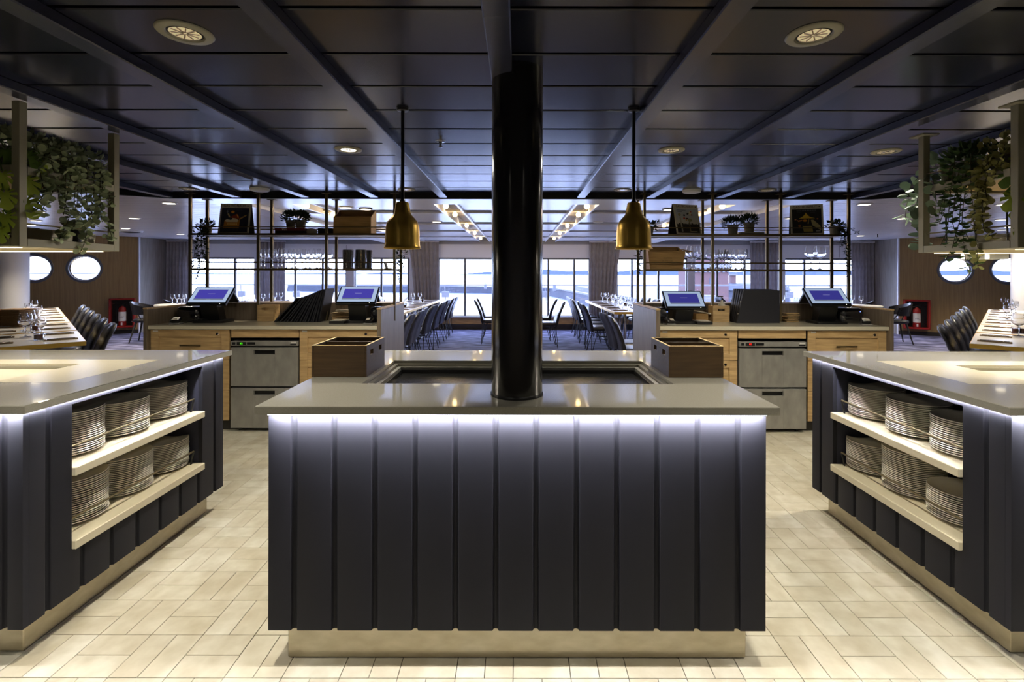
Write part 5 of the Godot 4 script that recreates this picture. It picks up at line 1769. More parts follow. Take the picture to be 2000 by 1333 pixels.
func make_chair() -> Node3D:
	var t := thing("dining_chair", "", "chair")
	var rings := []
	for i in 13:
		var f := i / 12.0
		var y := 0.40 + f * 0.462
		var w := lerpf(0.4, 0.45, sin(f * PI * 0.6)) if f < 0.8 else lerpf(0.447, 0.3, pow((f - 0.8) / 0.2, 2))
		var th := 0.07 * (0.85 if i in [4, 8] else 1.0) * (0.5 if i == 12 else (0.85 if i == 0 else 1.0))
		var z := -0.19 - 0.05 * f - 0.11 * f * f
		rings.append(superring(w, th, y, z, 0.4))
	var m := Mb.new()
	loft(m, rings)
	part(t, "backrest", m, M["leather"])
	var sr := []
	for e in [[0.41, 0.9], [0.425, 1.0], [0.455, 1.0], [0.475, 0.93], [0.482, 0.6]]:
		var ring := []
		for p in rrect(0.45 * e[1], 0.43 * e[1], 0.1 * e[1], 5): ring.append(Vector3(p.x, e[0], p.y + 0.01))
		sr.append(ring)
	var sm := Mb.new()
	loft(sm, sr)
	part(t, "seat", sm, M["leather"])
	for sx in [-1.0, 1.0]:
		for sz in [-1.0, 1.0]:
			var l := Mb.new()
			var foot := Vector3(sx * 0.215, 0.006, sz * 0.215)
			tube(l, [Vector3(sx * 0.19, 0.415, sz * 0.1), foot], 0.0055, 6)
			tube(l, [Vector3(sx * 0.09, 0.415, sz * 0.19), foot], 0.0055, 6)
			part(t, "leg", l, M["wire"])
	return t

func make_shell_chair() -> Node3D:
	var t := thing("armchair", "", "chair")
	var rows := []
	for i in 9:
		var f := i / 8.0
		var row := []
		for j in 17:
			var g := j / 16.0 * 2 - 1
			var ang := g * 1.75
			var r := 0.25
			row.append(Vector3(sin(ang) * r * 1.05, 0.56 + f * (0.26 - 0.1 * absf(g)), -cos(ang) * r - 0.05 * f))
		rows.append(row)
	var m := Mb.new()
	sheet(m, rows, Vector3(0, 0, -1))
	var in_rows := []
	for row in rows:
		var r2 := []
		for p in row: r2.append(Vector3(p.x * 0.9, p.y, p.z * 0.9))
		in_rows.append(r2)
	sheet(m, in_rows, Vector3(0, 0, 1))
	sheet(m, [rows[8], in_rows[8]], Vector3.UP)
	sheet(m, [rows[0], in_rows[0]], Vector3.DOWN)
	part(t, "back_shell", m, M["leather"])
	var sr := []
	for e in [[0.40, 0.85], [0.42, 1.0], [0.46, 1.0], [0.475, 0.85]]:
		var ring := []
		for p in rrect(0.46 * e[1], 0.44 * e[1], 0.15 * e[1], 5): ring.append(Vector3(p.x, e[0], p.y))
		sr.append(ring)
	var sm := Mb.new()
	loft(sm, sr)
	part(t, "seat", sm, M["leather"])
	for sx in [-1.0, 1.0]:
		for sz in [-1.0, 1.0]:
			var l := Mb.new()
			tube(l, [Vector3(sx * 0.15, 0.41, sz * 0.15), Vector3(sx * 0.24, 0.0, sz * 0.24)], 0.019, 8, 0.011)
			part(t, "leg", l, M["black matt"])
		var a := Mb.new()
		tube(a, [Vector3(sx * 0.18, 0.44, 0.1), Vector3(sx * 0.25, 0.58, 0.03)], 0.009, 6)
		tube(a, [Vector3(sx * 0.2, 0.44, -0.05), Vector3(sx * 0.25, 0.58, -0.08)], 0.009, 6)
		part(t, "arm_support", a, M["black matt"])
	return t

func make_table() -> Node3D:
	var t := thing("dining_table", "", "table")
	part(t, "tabletop", bc(Vector3(0, 0.733, 0), Vector3(0.76, 0.03, 1.17), 0.003), M["table top"])
	var e := Mb.new()
	for s in [-1.0, 1.0]:
		box(e, Vector3(s * 0.38 - 0.003, 0.706, -0.586), Vector3(s * 0.38 + 0.003, 0.746, 0.586), 0.001)
		box(e, Vector3(-0.377, 0.706, s * 0.585 - 0.003), Vector3(0.377, 0.746, s * 0.585 + 0.003), 0.001)
	part(t, "brass_edge", e, M["brass"])
	for s in [-1.0, 1.0]:
		var p := Mb.new()
		tube(p, [Vector3(0, 0.02, s * 0.36), Vector3(0, 0.718, s * 0.36)], 0.03, 14)
		part(t, "pedestal", p, M["chrome"])
		part(t, "base_plate", bc(Vector3(0, 0.012, s * 0.36), Vector3(0.42, 0.024, 0.3), 0.006), M["dark steel"])
	return t

var napkin0: Node3D
var jar0: Node3D
func make_small() -> void:
	napkin0 = thing("napkin_setting", "", "place setting")
	part(napkin0, "napkin", bc(Vector3(0, 0.004, 0), Vector3(0.24, 0.008, 0.1), 0.002), M["napkin"])
	for k in 2:
		var m := Mb.new()
		var z := -0.02 + k * 0.04
		tube(m, [Vector3(-0.1, 0.011, z), Vector3(0.02, 0.0125, z), Vector3(0.1, 0.011, z)], 0.0028, 6)
		box(m, Vector3(0.03, 0.009, z - 0.007), Vector3(0.105, 0.0115, z + 0.007), 0.001)
		part(napkin0, ["fork", "knife"][k], m, M["chrome"])
	jar0 = thing("candle_jar", "", "candle jar")
	var g := Mb.new()
	lathe(g, [Vector2(0, 0.001), Vector2(0.034, 0), Vector2(0.036, 0.004), Vector2(0.036, 0.075), Vector2(0.034, 0.075), Vector2(0.033, 0.01), Vector2(0, 0.008)], 20)
	part(jar0, "glass", g, M["glass"])
	var w := Mb.new()
	lathe(w, [Vector2(0, 0.009), Vector2(0.0325, 0.009), Vector2(0.0325, 0.055), Vector2(0, 0.053)], 18)
	part(jar0, "wax", w, M["amber"])

var used := {}
func place(src: Node3D, label: String, at: Vector3, yaw: float, group: String) -> void:
	if not used.has(src):
		used[src] = true
		src.position = at
		src.rotation.y = yaw
		src.set_meta("label", label)
		src.set_meta("group", group)
		return
	dup(src, label, at, yaw, group)

func build_dining() -> void:
	chair0 = make_chair()
	shell0 = make_shell_chair()
	table0 = make_table()
	make_small()
	# slanted rows at both sides
	for s in [-1.0, 1.0]:
		var side := "left" if s < 0 else "right"
		var c := Vector2(4.07, 4.6)
		if s > 0: c = Vector2(4.2, 4.55)
		var along := Vector2(0.7071, 0.7071)
		var inw := Vector2(0.7071, -0.7071)     # from the chairs' edge over the table
		var w3 := func(v: Vector2, y: float) -> Vector3: return P(s * v.x, y, v.y)
		var yaw := -PI / 4 if s > 0 else PI / 4
		var tyaw := yaw
		for k in 5:
			var v := c + along * (0.6 + k * 1.26) + inw * 0.38
			place(table0, "white topped brass edged table, %s in the slanted row on the %s" % [ORD[k], side], w3.call(v, 0.005), tyaw, "tables in the slanted row on the " + side)
			for e in 2:
				for f in 2:
					var nv := c + along * (0.3 + e * 0.58 + k * 1.26) + inw * (0.16 if f == 0 else 0.6)
					place(napkin0, "brown napkin with cutlery on the slanted %s row, %s on its %s side" % [side, ORD[k * 2 + e], ["chair", "wall"][f]], w3.call(nv, 0.753), (PI / 4 if s < 0 else -PI / 4) + PI, "settings in the slanted row on the " + side)
		for k in 6:
			var v := c + along * (0.5 + k * 0.8) + inw * 0.1
			place(chair0, "black quilted chair, %s on the aisle side of the slanted %s row" % [ORD[k], side], w3.call(v, 0.005), -PI / 4 if s < 0 else PI / 4, "chairs along the slanted row on the " + side)
		var fv := c + along * 4.2 + inw * 0.82
		place(chair0, "black quilted chair on the wall side of the slanted %s row, against the wood wall" % side, w3.call(fv, 0.005), PI * 0.75 if s < 0 else -PI * 0.75, "chairs along the slanted row on the " + side)
		# glasses and candle jars on the slanted row
		var gl: Array = [[50, 660], [80, 660], [62, 652], [46, 648], [70, 645], [60, 640], [52, 636], [66, 632], [76, 628], [58, 625], [54, 620], [68, 612]] if s < 0 else [[1990, 655], [1967, 622], [1976, 615], [1984, 610], [1973, 604], [1960, 600]]
		for k in gl.size():
			var d: float = (EYE - 0.755) * F / (gl[k][1] + (0 if s < 0 else 0) - VY)
			wine_glass(glass_big if k < 1 else glass_small, P(X(gl[k][0], d), 0.753, d), "empty wine glass on the slanted %s row, %s from the front" % [side, NTH[k]], "wine glasses on the slanted row on the " + side)
		var jl: Array = [[76, 666], [68, 648]] if s < 0 else [[1984, 650], [1996, 650]]
		for k in 2:
			var d: float = (EYE - 0.755) * F / (jl[k][1] - VY)
			place(jar0, ["dark amber candle jar on the slanted %s row, the %s" % [side, "nearer" if s < 0 else "left one"], "dark amber candle jar on the slanted %s row, the %s" % [side, "one behind it" if s < 0 else "right one"]][k], P(X(jl[k][0], d), 0.753, d), 0, "amber candle jars")
		# small far table with armchairs
		var ft := thing("round_table", "small pale round table beyond the %s till station" % side, "table", P(s * 6.98, 0.004, 10.1))
		var tm := Mb.new()
		lathe(tm, [Vector2(0, 0.715), Vector2(0.44, 0.715), Vector2(0.45, 0.72), Vector2(0.45, 0.742), Vector2(0.445, 0.746), Vector2(0, 0.746)], 36)
		part(ft, "tabletop", tm, M["table top"])
		var pm := Mb.new()
		lathe(pm, [Vector2(0.25, 0), Vector2(0.25, 0.015), Vector2(0.03, 0.03), Vector2(0.03, 0.715)], 24)
		part(ft, "pedestal", pm, M["chrome"])
		place(shell0, "black shell armchair in front of the small round table, beside the %s extinguisher" % side, P(-7.5 if s < 0 else 7.6, 0.005, 9.9), s * -1.9, "black shell armchairs")
		place(shell0, "black shell armchair behind the small round table on the %s" % side, P(s * 7.45, 0.005, 10.75), s * -2.2, "black shell armchairs")
		place(shell0, "black shell armchair on the inner side of the small round table on the %s" % side, P(s * 6.28, 0.005, 10.3), s * 1.3, "black shell armchairs")
		var fg: Array = [[337, 0.2], [346, 0.05], [355, -0.1], [360, 0.15]] if s < 0 else [[1665, 0.1], [1682, -0.05]]
		for k in fg.size():
			var d: float = 10.1 + fg[k][1]
			wine_glass(glass_small, P(clampf(X(fg[k][0], d), -7.3 if s < 0 else 6.7, -6.7 if s < 0 else 7.3), 0.75, d), "wine glass on the small round table on the %s, %s from the left" % [side, NTH[k]], "wine glasses on the round table on the " + side)
	# runs of tables towards the windows: x centre, depths, name
	var runs := [[-2.27, [6.5, 7.7, 8.9, 10.1, 11.3], "left of the middle aisle"], [1.99, [8.8, 10.0, 11.2], "right of the middle aisle"], [2.05, [6.35], "close behind the right till station"], [-0.03, [9.5, 10.7], "hidden behind the black column"], [-5.4, [9.6, 10.8], "beyond the left till station"], [5.4, [9.6, 10.8], "beyond the right till station"]]
	for r in runs:
		var ds: Array = r[1]
		for k in ds.size():
			place(table0, "white topped brass edged table, %s in the run %s" % [ORD[k], r[2]] if ds.size() > 1 else "white topped table with a brass edge %s" % r[2], P(r[0], 0.005, ds[k]), 0, "tables in the run " + r[2])
			if absf(r[0]) < 3 and r[0] != -0.03:
				for e in 2:
					for f in 2:
						place(napkin0, "napkin in the run %s, %s on its %s side" % [r[2], ORD[k * 2 + e], ["left", "right"][f]], P(r[0] + (-0.22 if f == 0 else 0.22), 0.753, ds[k] - 0.29 + e * 0.58), PI * f, "settings in the run " + r[2])
	var ch := [[-1.74, [6.3, 6.9, 7.5, 8.1, 8.9, 9.7, 10.4, 11.0], -PI / 2, "along the right side of the run left of the middle aisle"], [-2.8, [8.3, 9.2, 10.1, 11.0], PI / 2, "along the left side of the run left of the middle aisle"],
		[1.46, [8.55, 9.2, 9.85, 10.5, 11.1], PI / 2, "along the left side of the run right of the middle aisle"], [2.55, [8.7, 9.4, 10.1, 10.8, 11.4], -PI / 2, "along the right side of the run right of the middle aisle"],
		[1.5, [6.05, 6.6], PI / 2, "close behind the inner end of the right till station"], [0.48, [9.25, 10.3], -PI / 2, "just right of the black column"], [-0.52, [9.8, 10.6], PI / 2, "just left of the black column"],
		[-4.85, [9.4, 10.2, 11.0], -PI / 2, "along the table beyond the left till station"], [4.85, [9.4, 10.2, 11.0], PI / 2, "along the table beyond the right till station"]]
	for r in ch:
		var ds: Array = r[1]
		for k in ds.size():
			place(chair0, "black chair, %s %s" % [ORD[k], r[3]], P(r[0] + rng.randf_range(-0.03, 0.03), 0.005, ds[k]), r[2] + rng.randf_range(-0.12, 0.12), "chairs " + r[3])
	var gx := [[-2.3, [7.3, 7.9, 8.3, 8.7, 9.2, 9.6, 10.1, 10.9], "left of the middle aisle"], [2.0, [8.5, 8.8, 9.1, 9.5, 9.9, 10.2, 10.6, 11.2], "right of the middle aisle"], [-5.4, [9.4, 9.8, 10.4, 10.9], "beyond the left till station"], [5.4, [9.4, 10.0, 10.8], "beyond the right till station"]]
	for r in gx:
		var ds: Array = r[1]
		for k in ds.size():
			for e in 2:
				wine_glass(glass_small, P(r[0] + (-0.06 if e == 0 else 0.07) + rng.randf_range(-0.03, 0.03), 0.753, ds[k] + e * 0.1), "wine glass in the run %s, %s pair, the %s one" % [r[2], ORD[k], ["left", "right"][e]], "wine glasses in the run " + r[2])
			if k % 3 == 1 and absf(r[0]) < 3:
				place(jar0, "amber candle jar among the glasses of the run %s, %s" % [r[2], "nearest" if k == 1 else ("second" if k == 4 else "third")], P(r[0] + 0.16, 0.753, ds[k]), 0, "amber candle jars")
	# woven mats piled on the left row
	var dm := (EYE - 0.755) * F / (640.0 - VY)
	for k in 17:
		var o := lone("woven_mat", bc(Vector3.ZERO, Vector3(0.31, 0.008, 0.24), 0.003), M["woven"], "brown woven mat in the tall pile on the left row, %s from the bottom" % NTH[k], "mat", P(X(24, dm) + rng.randf_range(-0.004, 0.004), 0.758 + k * 0.0125, dm + 0.05), "brown woven mats piled on the left row")
	# fire extinguishers in red niches on the slanted walls
	for s in [-1.0, 1.0]:
		var side := "left" if s < 0 else "right"
		var tpos := 0.125
		var wx := 8.77 + 2.03 * tpos
		var wd := 11.3 - 1.1 * tpos
		if s > 0:
			wx = 8.77 + 2.03 * 0.14
			wd = 11.3 - 1.1 * 0.14
		var nrm := Vector3(-s * 0.476, 0, 0.879)
		var yaw := atan2(nrm.x, nrm.z)
		var t := thing("extinguisher_niche", "open red wall box holding an extinguisher on the %s wood wall" % side, "wall box", P(s * wx, 0.155, wd) + nrm * 0.004, yaw)
		var w := 0.46
		var h := 0.66
		var fr := Mb.new()
		box(fr, Vector3(-w / 2, 0, 0), Vector3(-w / 2 + 0.035, h, 0.16), 0.003)
		box(fr, Vector3(w / 2 - 0.035, 0, 0), Vector3(w / 2, h, 0.16), 0.003)
		box(fr, Vector3(-w / 2, h - 0.035, 0), Vector3(w / 2, h, 0.16), 0.003)
		box(fr, Vector3(-w / 2, 0, 0), Vector3(w / 2, 0.035, 0.16), 0.003)
		part(t, "red_frame", fr, M["red"])
		part(t, "back_plate", bc(Vector3(0, h / 2, 0.005), Vector3(w - 0.06, h - 0.06, 0.008)), M["black"])
		for e in [[-1, 0.12], [1, 0.12], [-1, 0.54], [1, 0.54]]:
			part(t, "latch", bc(Vector3(e[0] * 0.17, e[1], 0.012), Vector3(0.05, 0.012, 0.01), 0.002), M["chrome"])
		var ex := thing("fire_extinguisher", "red fire extinguisher with a white label, inside the %s red wall box" % side, "extinguisher", P(s * wx, 0.192, wd) + nrm * 0.092, yaw)
		var b := Mb.new()
		lathe(b, [Vector2(0, 0), Vector2(0.066, 0), Vector2(0.07, 0.01), Vector2(0.07, 0.37), Vector2(0.06, 0.41), Vector2(0.03, 0.435), Vector2(0.025, 0.45), Vector2(0, 0.45)], 28)
		part(ex, "cylinder", b, M["red"])
		var lb := Mb.new()
		lathe(lb, [Vector2(0.0708, 0.11), Vector2(0.0708, 0.32)], 28)
		part(ex, "label_band", lb, M["white label"])
		lettering(ex, "label_lettering", "ABC", 0.05, M["frame grey"], Transform3D(Basis.IDENTITY, Vector3(0, 0.2, 0.0716)))
		part(ex, "label_patch", bc(Vector3(0, 0.05, 0.07), Vector3(0.03, 0.06, 0.004)), M["white label"])
		var v := Mb.new()
		tube(v, [Vector3(0, 0.45, 0), Vector3(0, 0.485, 0)], 0.018, 10)
		tube(v, [Vector3(-0.02, 0.48, 0.01), Vector3(0.07, 0.515, 0.01)], 0.008, 6)
		tube(v, [Vector3(-0.02, 0.47, 0.01), Vector3(0.07, 0.475, 0.01)], 0.008, 6)
		part(ex, "valve", v, M["black plastic"])
		var ho := Mb.new()
		tube(ho, [Vector3(-0.015, 0.47, 0.02), Vector3(-0.09, 0.45, 0.02), Vector3(-0.1, 0.3, 0.02), Vector3(-0.092, 0.1, 0.02)], 0.011, 8)
		part(ex, "hose", ho, M["black plastic"])

# ---------------------------------------------------------------- hanging trays with plants
func build_tray(s: float) -> void:
	var side := "left" if s < 0 else "right"
	var xr := s * 2.145
	var xl := s * 3.25
	var d0 := 2.1
	var d1 := 2.588
	var yb := 1.512
	var ym := 1.845
	var t := thing("hanging_shelf", "cream painted hanging shelf frame with a plant shelf above a tray, over the %s island" % side, "hanging shelf", P((xr + xl) / 2, yb, (d0 + d1) / 2))
	var h := 0.0175
	for x in [xr, xl]:
		for d in [d0, d1]:
			wpart(t, "post", bd(Mb.new(), x - h, x + h, yb, 2.134 if x == xr else 2.174, d - h, d + h, 0.002), M["cream paint"])
			if s > 0: wpart(t, "ceiling_flange", bd(Mb.new(), x - 0.045, x + 0.045, 2.126, 2.1342, d - 0.045, d + 0.045, 0.001), M["cream paint"])
		for y in [yb, ym - 0.02]:
			wpart(t, "end_rail", bd(Mb.new(), x - h, x + h, y, y + 0.035, d0 + h, d1 - h, 0.002), M["cream paint"])
	for d in [d0, d1]:
		for y in [yb, ym - 0.02]:
			wpart(t, "long_rail", bd(Mb.new(), minf(xr, xl) + h, maxf(xr, xl) - h, y, y + 0.035, d - h, d + h, 0.002), M["cream paint"])
	wpart(t, "tray_floor", bd(Mb.new(), minf(xr, xl) + h, maxf(xr, xl) - h, yb + 0.014, yb + 0.02, d0 + h, d1 - h), M["cream paint"])
	wpart(t, "plant_shelf", bd(Mb.new(), minf(xr, xl) + h, maxf(xr, xl) - h, ym - 0.008, ym, d0 + h, d1 - h), M["box wood pale"])
	var rail := Mb.new()
	tube(rail, [P(xr, ym + 0.08, d0), P(xr, ym + 0.08, d1)], 0.004, 6)
	tube(rail, [P(xr, yb + 0.1, d0), P(xr, yb + 0.1, d1)], 0.004, 6)
	wpart(t, "guard_rail", rail, M["brass rod"])
	for d in [d0 + 0.035, d1 - 0.035]:
		led("warm light strip under the %s rail of the %s hanging shelf" % ["front" if d < 2.3 else "rear", side], xr + s * 0.03, xl, d - 0.008, d + 0.008, yb - 0.004, 0.9, true)
	# things lying in the tray
	if s < 0:
		var bx := thing("magazine", "grey magazine propped in the left hanging tray behind the leaves", "magazine", P(s * 2.3, yb + 0.0205, 2.42))
		part(bx, "pages", bc(Vector3(0, 0.035, 0), Vector3(0.2, 0.06, 0.24), 0.003, Transform3D(Basis(Vector3(0, 0, 1), -0.1), Vector3(0, 0.011, 0))), M["paper"])
		for k in 7:
			var m := Mb.new()
			var z0 := rng.randf_range(-0.16, 0.05)
			tube(m, [Vector3(-0.45, 0.03 + k * 0.011, z0), Vector3(-0.1, 0.04 + k * 0.009 + rng.randf_range(-0.01, 0.01), z0 + 0.03), Vector3(0.12, 0.02 + k * 0.011, z0 + 0.08)], 0.011, 6, 0.006)
			lone("branch", m, M["twig"], "dry brown branch in the left hanging tray, %s from the bottom of the bundle" % NTH[k], "branch", P(s * 2.45, yb + 0.012, 2.35), "dry branches in the left tray")
		var ca := Mb.new()
		lathe(ca, [Vector2(0, 0), Vector2(0.02, 0), Vector2(0.022, 0.05), Vector2(0.05, 0.1), Vector2(0.062, 0.112), Vector2(0.02, 0.125), Vector2(0, 0.126)], 20)
		lone("black_lamp_head", ca, M["black plastic"], "black mushroom shaped object in the left hanging tray", "ornament", P(s * 2.2, yb + 0.0205, 2.43))
	else:
		for k in 3:
			lone("magazine", bc(Vector3.ZERO, Vector3(0.24, 0.016, 0.3), 0.002, Transform3D(Basis(Vector3.UP, 0.1 * k), Vector3.ZERO)), M["paper"], "pale magazine lying in the right hanging tray, the %s of three" % ["lowest", "middle one", "top one"][k], "magazine", P(s * 2.32, yb + 0.029 + k * 0.018, 2.36), "magazines in the right tray")
		for k in 3:
			var m := Mb.new()
			var z: float = [-0.14, 0.02, 0.17][k]
			tube(m, [Vector3(0, 0, z), Vector3(0, 0.16, z - 0.004)], 0.004, 6)
			lone("metal_rod", m, M["chrome"], ["thin metal rod standing in the right tray, nearest the front", "thin metal rod standing in the middle of the right tray", "thin metal rod standing in the right tray, nearest the windows"][k], "rod", P(s * 2.17, yb + 0.0205, 2.34))

# a point of the picture on the inner end plane of a tray
func on_tray(s: float, x: float, y: float, off := 0.0) -> Vector3:
	var d := (2.13 + off) * F / absf(x - VX)
	return P(s * (2.13 + off), EYE - (y - VY) * d / F, d)

func strands(s: float, label: String, leaf: ArrayMesh, mt: Material, list: Array, gap: float, off: float, at: Vector3, pairs: bool, clump: int, clump_leaf: Vector2) -> void:
	var t := thing("hanging_plant", label, "potted plant", at)
	pot(t, Vector3.ZERO, 0.065, 0.11)
	var bits := []
	for l in list:
		var pts := []
		for e in l: pts.append(on_tray(s, e[0], e[1], off + rng.randf_range(-0.02, 0.02)) - at)
		var cv := Curve3D.new()
		for i in pts.size():
			var tan: Vector3 = ((pts[mini(i + 1, pts.size() - 1)] as Vector3) - (pts[maxi(i - 1, 0)] as Vector3)) / 6.0
			cv.add_point(pts[i], -tan, tan)
		var len := cv.get_baked_length()
		var line := []
		var steps := maxi(4, int(len / 0.03))
		for i in steps + 1: line.append(cv.sample_baked(len * i / steps))
		var sm := Mb.new()
		tube(sm, line, 0.0016, 5)
		part(t, "stem", sm, M["stem"])
		var q := 0.0
		var az := rng.randf() * TAU
		while q < len:
			var p := cv.sample_baked(q)
			for k in (2 if pairs else 1):
				var a := az + k * PI + rng.randf_range(-0.4, 0.4)
				var x := Vector3(cos(a), rng.randf_range(-0.45, 0.25), sin(a)).normalized()
				var y := x.cross(Vector3(rng.randf_range(-1, 1), rng.randf_range(0.1, 1.0), rng.randf_range(-1, 1)).normalized()).normalized()
				var sc := rng.randf_range(0.75, 1.15)
				bits.append(Transform3D(Basis(x, y, x.cross(y)).scaled_local(Vector3.ONE * sc), p))
			az += 1.9
			q += gap * rng.randf_range(0.8, 1.2)
	var i := 0
	for b in bits:
		i += 1
		if i > 295: break
		var o := put(t, "leaf", leaf, mt)
		o.transform = b
	if clump > 0:
		bush(t, Vector3(0, 0.13, 0), Vector3(0.1, 0.07, 0.12), clump, clump_leaf.x, clump_leaf.y, mt)

func monstera_leaf(r: float) -> ArrayMesh:
	var p := PackedVector2Array()
	var n := 64
	for k in n:
		var a := -PI + TAU * (k + 0.5) / n
		var rr := r * (0.62 + 0.38 * cos(a * 0.5)) * (1.0 + 0.12 * cos(a))
		if absf(a) > 0.45 and absf(a) < 2.6 and k % 6 < 2: rr *= 0.42
		if absf(a) > 2.8: rr *= 0.3
		p.append(Vector2(cos(a) * rr + r * 0.5, sin(a) * rr))
	var tri := Geometry2D.triangulate_polygon(p)
	var m := Mb.new()
	for i in range(0, tri.size(), 3):
		var q := []
		var nn := []
		for j in 3:
			var v := p[tri[i + j]]
			q.append(Vector3(v.x, v.y, 0.22 * absf(v.y) - 0.5 * v.x * v.x / r))
			nn.append(Vector3(1.0 * v.x / r, -0.22 * signf(v.y), 1).normalized())
		m.t(q[0], q[1], q[2], nn[0], nn[1], nn[2])
	return m.mesh()

func monstera(s: float, label: String, at: Vector3, list: Array) -> void:
	var t := thing("monstera", label, "potted plant", at)
	pot(t, Vector3.ZERO, 0.07, 0.12)
	var lf := monstera_leaf(0.043)
	for e in list:
		var p := on_tray(s, e[0], e[1], e[2]) - at
		var sm := Mb.new()
		var root := Vector3(0, 0.12, 0)
		tube(sm, [root, (root + p) * 0.5 + Vector3(0, 0.06, 0), p], 0.0028, 6)
		part(t, "leaf_stalk", sm, M["leaf green"])
		var o := put(t, "leaf", lf, M["leaf lime"] if e[4] else M["leaf green"])
		var a: float = e[3]
		# blades hang outwards and down, turned to the aisle
		var x := Vector3(-s * cos(a) * 0.8, -0.55 - 0.35 * sin(a), sin(a) * 0.7).normalized()
		var up := Vector3(-s * 0.35, 0.75, 0.6).normalized()
		var z := (up - x * up.dot(x)).normalized()
		o.transform = Transform3D(Basis(x, z.cross(x), z).scaled_local(Vector3.ONE * e[5]), p)

func build_plants() -> void:
	var euc := round_leaf_mesh(0.0145).mesh()
	var pale := round_leaf_mesh(0.026).mesh()
	var ivy := leaf_mesh(0.042, 0.022).mesh()
	var z := func(a: Array, sx: float, ox: float, oy: float) -> Array:
		var out := []
		for l in a:
			var r := []
			for e in l: r.append([ox + e[0] / sx, oy + e[1] / sx])
			out.append(r)
		return out
	# left tray
	var L := -1.0
	strands(L, "grey green trailing plant with small round leaves, nearest the monstera on the left shelf", euc, M["leaf euc"], z.call([
		[[270, 430], [265, 560], [300, 640], [330, 800], [240, 940], [210, 960]], [[320, 400], [310, 560], [345, 700], [350, 850], [280, 990]], [[350, 400], [380, 560], [400, 640], [390, 800]], [[290, 420], [330, 480], [340, 640], [330, 830], [370, 850]], [[240, 420], [250, 470], [280, 600], [310, 700]], [[380, 420], [360, 520], [370, 700], [360, 780]]], 3.81, 0.0, 170.0), 0.017, 0.0, P(L * 2.26, 1.8455, 2.2), true, 170, Vector2(0.03, 0.024))
	strands(L, "grey green trailing plant with small round leaves, in the middle of the left shelf", euc, M["leaf euc"], z.call([
		[[460, 480], [440, 640], [430, 780], [440, 860]], [[500, 470], [490, 640], [480, 860], [520, 960], [490, 1040], [440, 1140]], [[540, 480], [530, 640], [500, 800], [470, 960]], [[560, 520], [560, 700], [550, 880], [600, 980], [650, 1070], [620, 1190], [590, 1250]], [[580, 530], [600, 700], [610, 900], [600, 960], [540, 1060], [430, 1150]], [[450, 500], [470, 640], [480, 760], [460, 830]], [[520, 480], [560, 600], [580, 800], [570, 900]]], 3.81, 0.0, 170.0), 0.017, 0.0, P(L * 2.26, 1.8455, 2.37), true, 170, Vector2(0.03, 0.024))
	strands(L, "grey green trailing plant with small round leaves, at the window end of the left shelf", euc, M["leaf euc"], z.call([
		[[640, 540], [650, 700], [640, 860], [690, 960], [700, 1040]], [[700, 560], [700, 720], [690, 900], [680, 980], [710, 1040]], [[750, 600], [740, 800], [750, 990]], [[780, 640], [790, 760], [830, 860], [810, 900]], [[760, 620], [760, 760], [740, 900], [760, 1010]], [[800, 1020], [820, 1090], [840, 1140], [780, 1100]], [[660, 540], [620, 700], [640, 800]], [[720, 580], [740, 640], [790, 720]]], 3.81, 0.0, 170.0), 0.017, 0.0, P(L * 2.26, 1.8455, 2.5), true, 130, Vector2(0.028, 0.022))
	monstera(L, "yellow green monstera with split leaves at the aisle corner of the left shelf", P(L * 2.36, 1.8455, 2.17), [
		[20, 300, 0.12, 0.4, false, 1.0], [48, 296, 0.02, 0.1, false, 0.95], [60, 312, 0.02, 0.0, true, 0.9], [42, 345, 0.03, 0.2, true, 1.1], [52, 350, 0.05, 0.5, false, 1.0], [4, 335, 0.05, 0.9, true, 0.9], [6, 372, 0.03, 0.7, true, 1.0], [40, 388, 0.02, 0.1, true, 1.15], [22, 385, 0.04, 0.9, false, 1.0], [12, 415, 0.03, 1.2, true, 1.05], [30, 410, 0.06, 1.3, false, 0.9], [2, 445, 0.03, 1.0, true, 0.8], [28, 290, 0.1, 1.0, false, 0.9], [8, 290, 0.08, 0.6, false, 1.0]])
	# right tray
	var R := 1.0
	strands(R, "dark green trailing plant with pointed leaves in the middle of the right shelf", ivy, M["leaf ivy"], z.call([
		[[500, 440], [420, 540], [390, 680], [360, 800], [330, 930]], [[450, 500], [430, 640], [410, 820], [400, 1000], [350, 1110]], [[520, 480], [500, 640], [490, 800], [480, 950], [430, 1130]], [[540, 560], [520, 740], [500, 900], [510, 1060], [520, 1180], [545, 1310]], [[560, 460], [560, 640], [570, 800], [600, 920]], [[420, 560], [370, 720], [380, 860], [340, 960]], [[480, 560], [450, 760], [430, 940], [470, 1080]], [[580, 450], [550, 560], [480, 700], [440, 860]], [[510, 1000], [560, 1080], [590, 1190], [590, 1250]], [[640, 420], [600, 480], [560, 640]], [[480, 1060], [400, 1180], [380, 1230]]], 3.604, 1740.0, 170.0), 0.0165, 0.0, P(R * 2.26, 1.8455, 2.44), false, 200, Vector2(0.042, 0.022))
	strands(R, "olive trailing plant with small round leaves, near the monstera on the right shelf", euc, M["leaf gold"], z.call([
		[[760, 400], [770, 480], [740, 560], [730, 640]], [[690, 500], [650, 600], [645, 760], [640, 940]], [[650, 520], [630, 640], [640, 840], [650, 1000], [720, 1060]], [[560, 520], [550, 620], [530, 700]], [[600, 560], [610, 760], [580, 900], [590, 1020]], [[610, 1100], [605, 1180], [615, 1270]], [[680, 480], [690, 560], [660, 680], [680, 820]], [[800, 400], [790, 480], [770, 560]]], 3.604, 1740.0, 170.0), 0.0165, 0.0, P(R * 2.26, 1.8455, 2.26), true, 60, Vector2(0.028, 0.024))
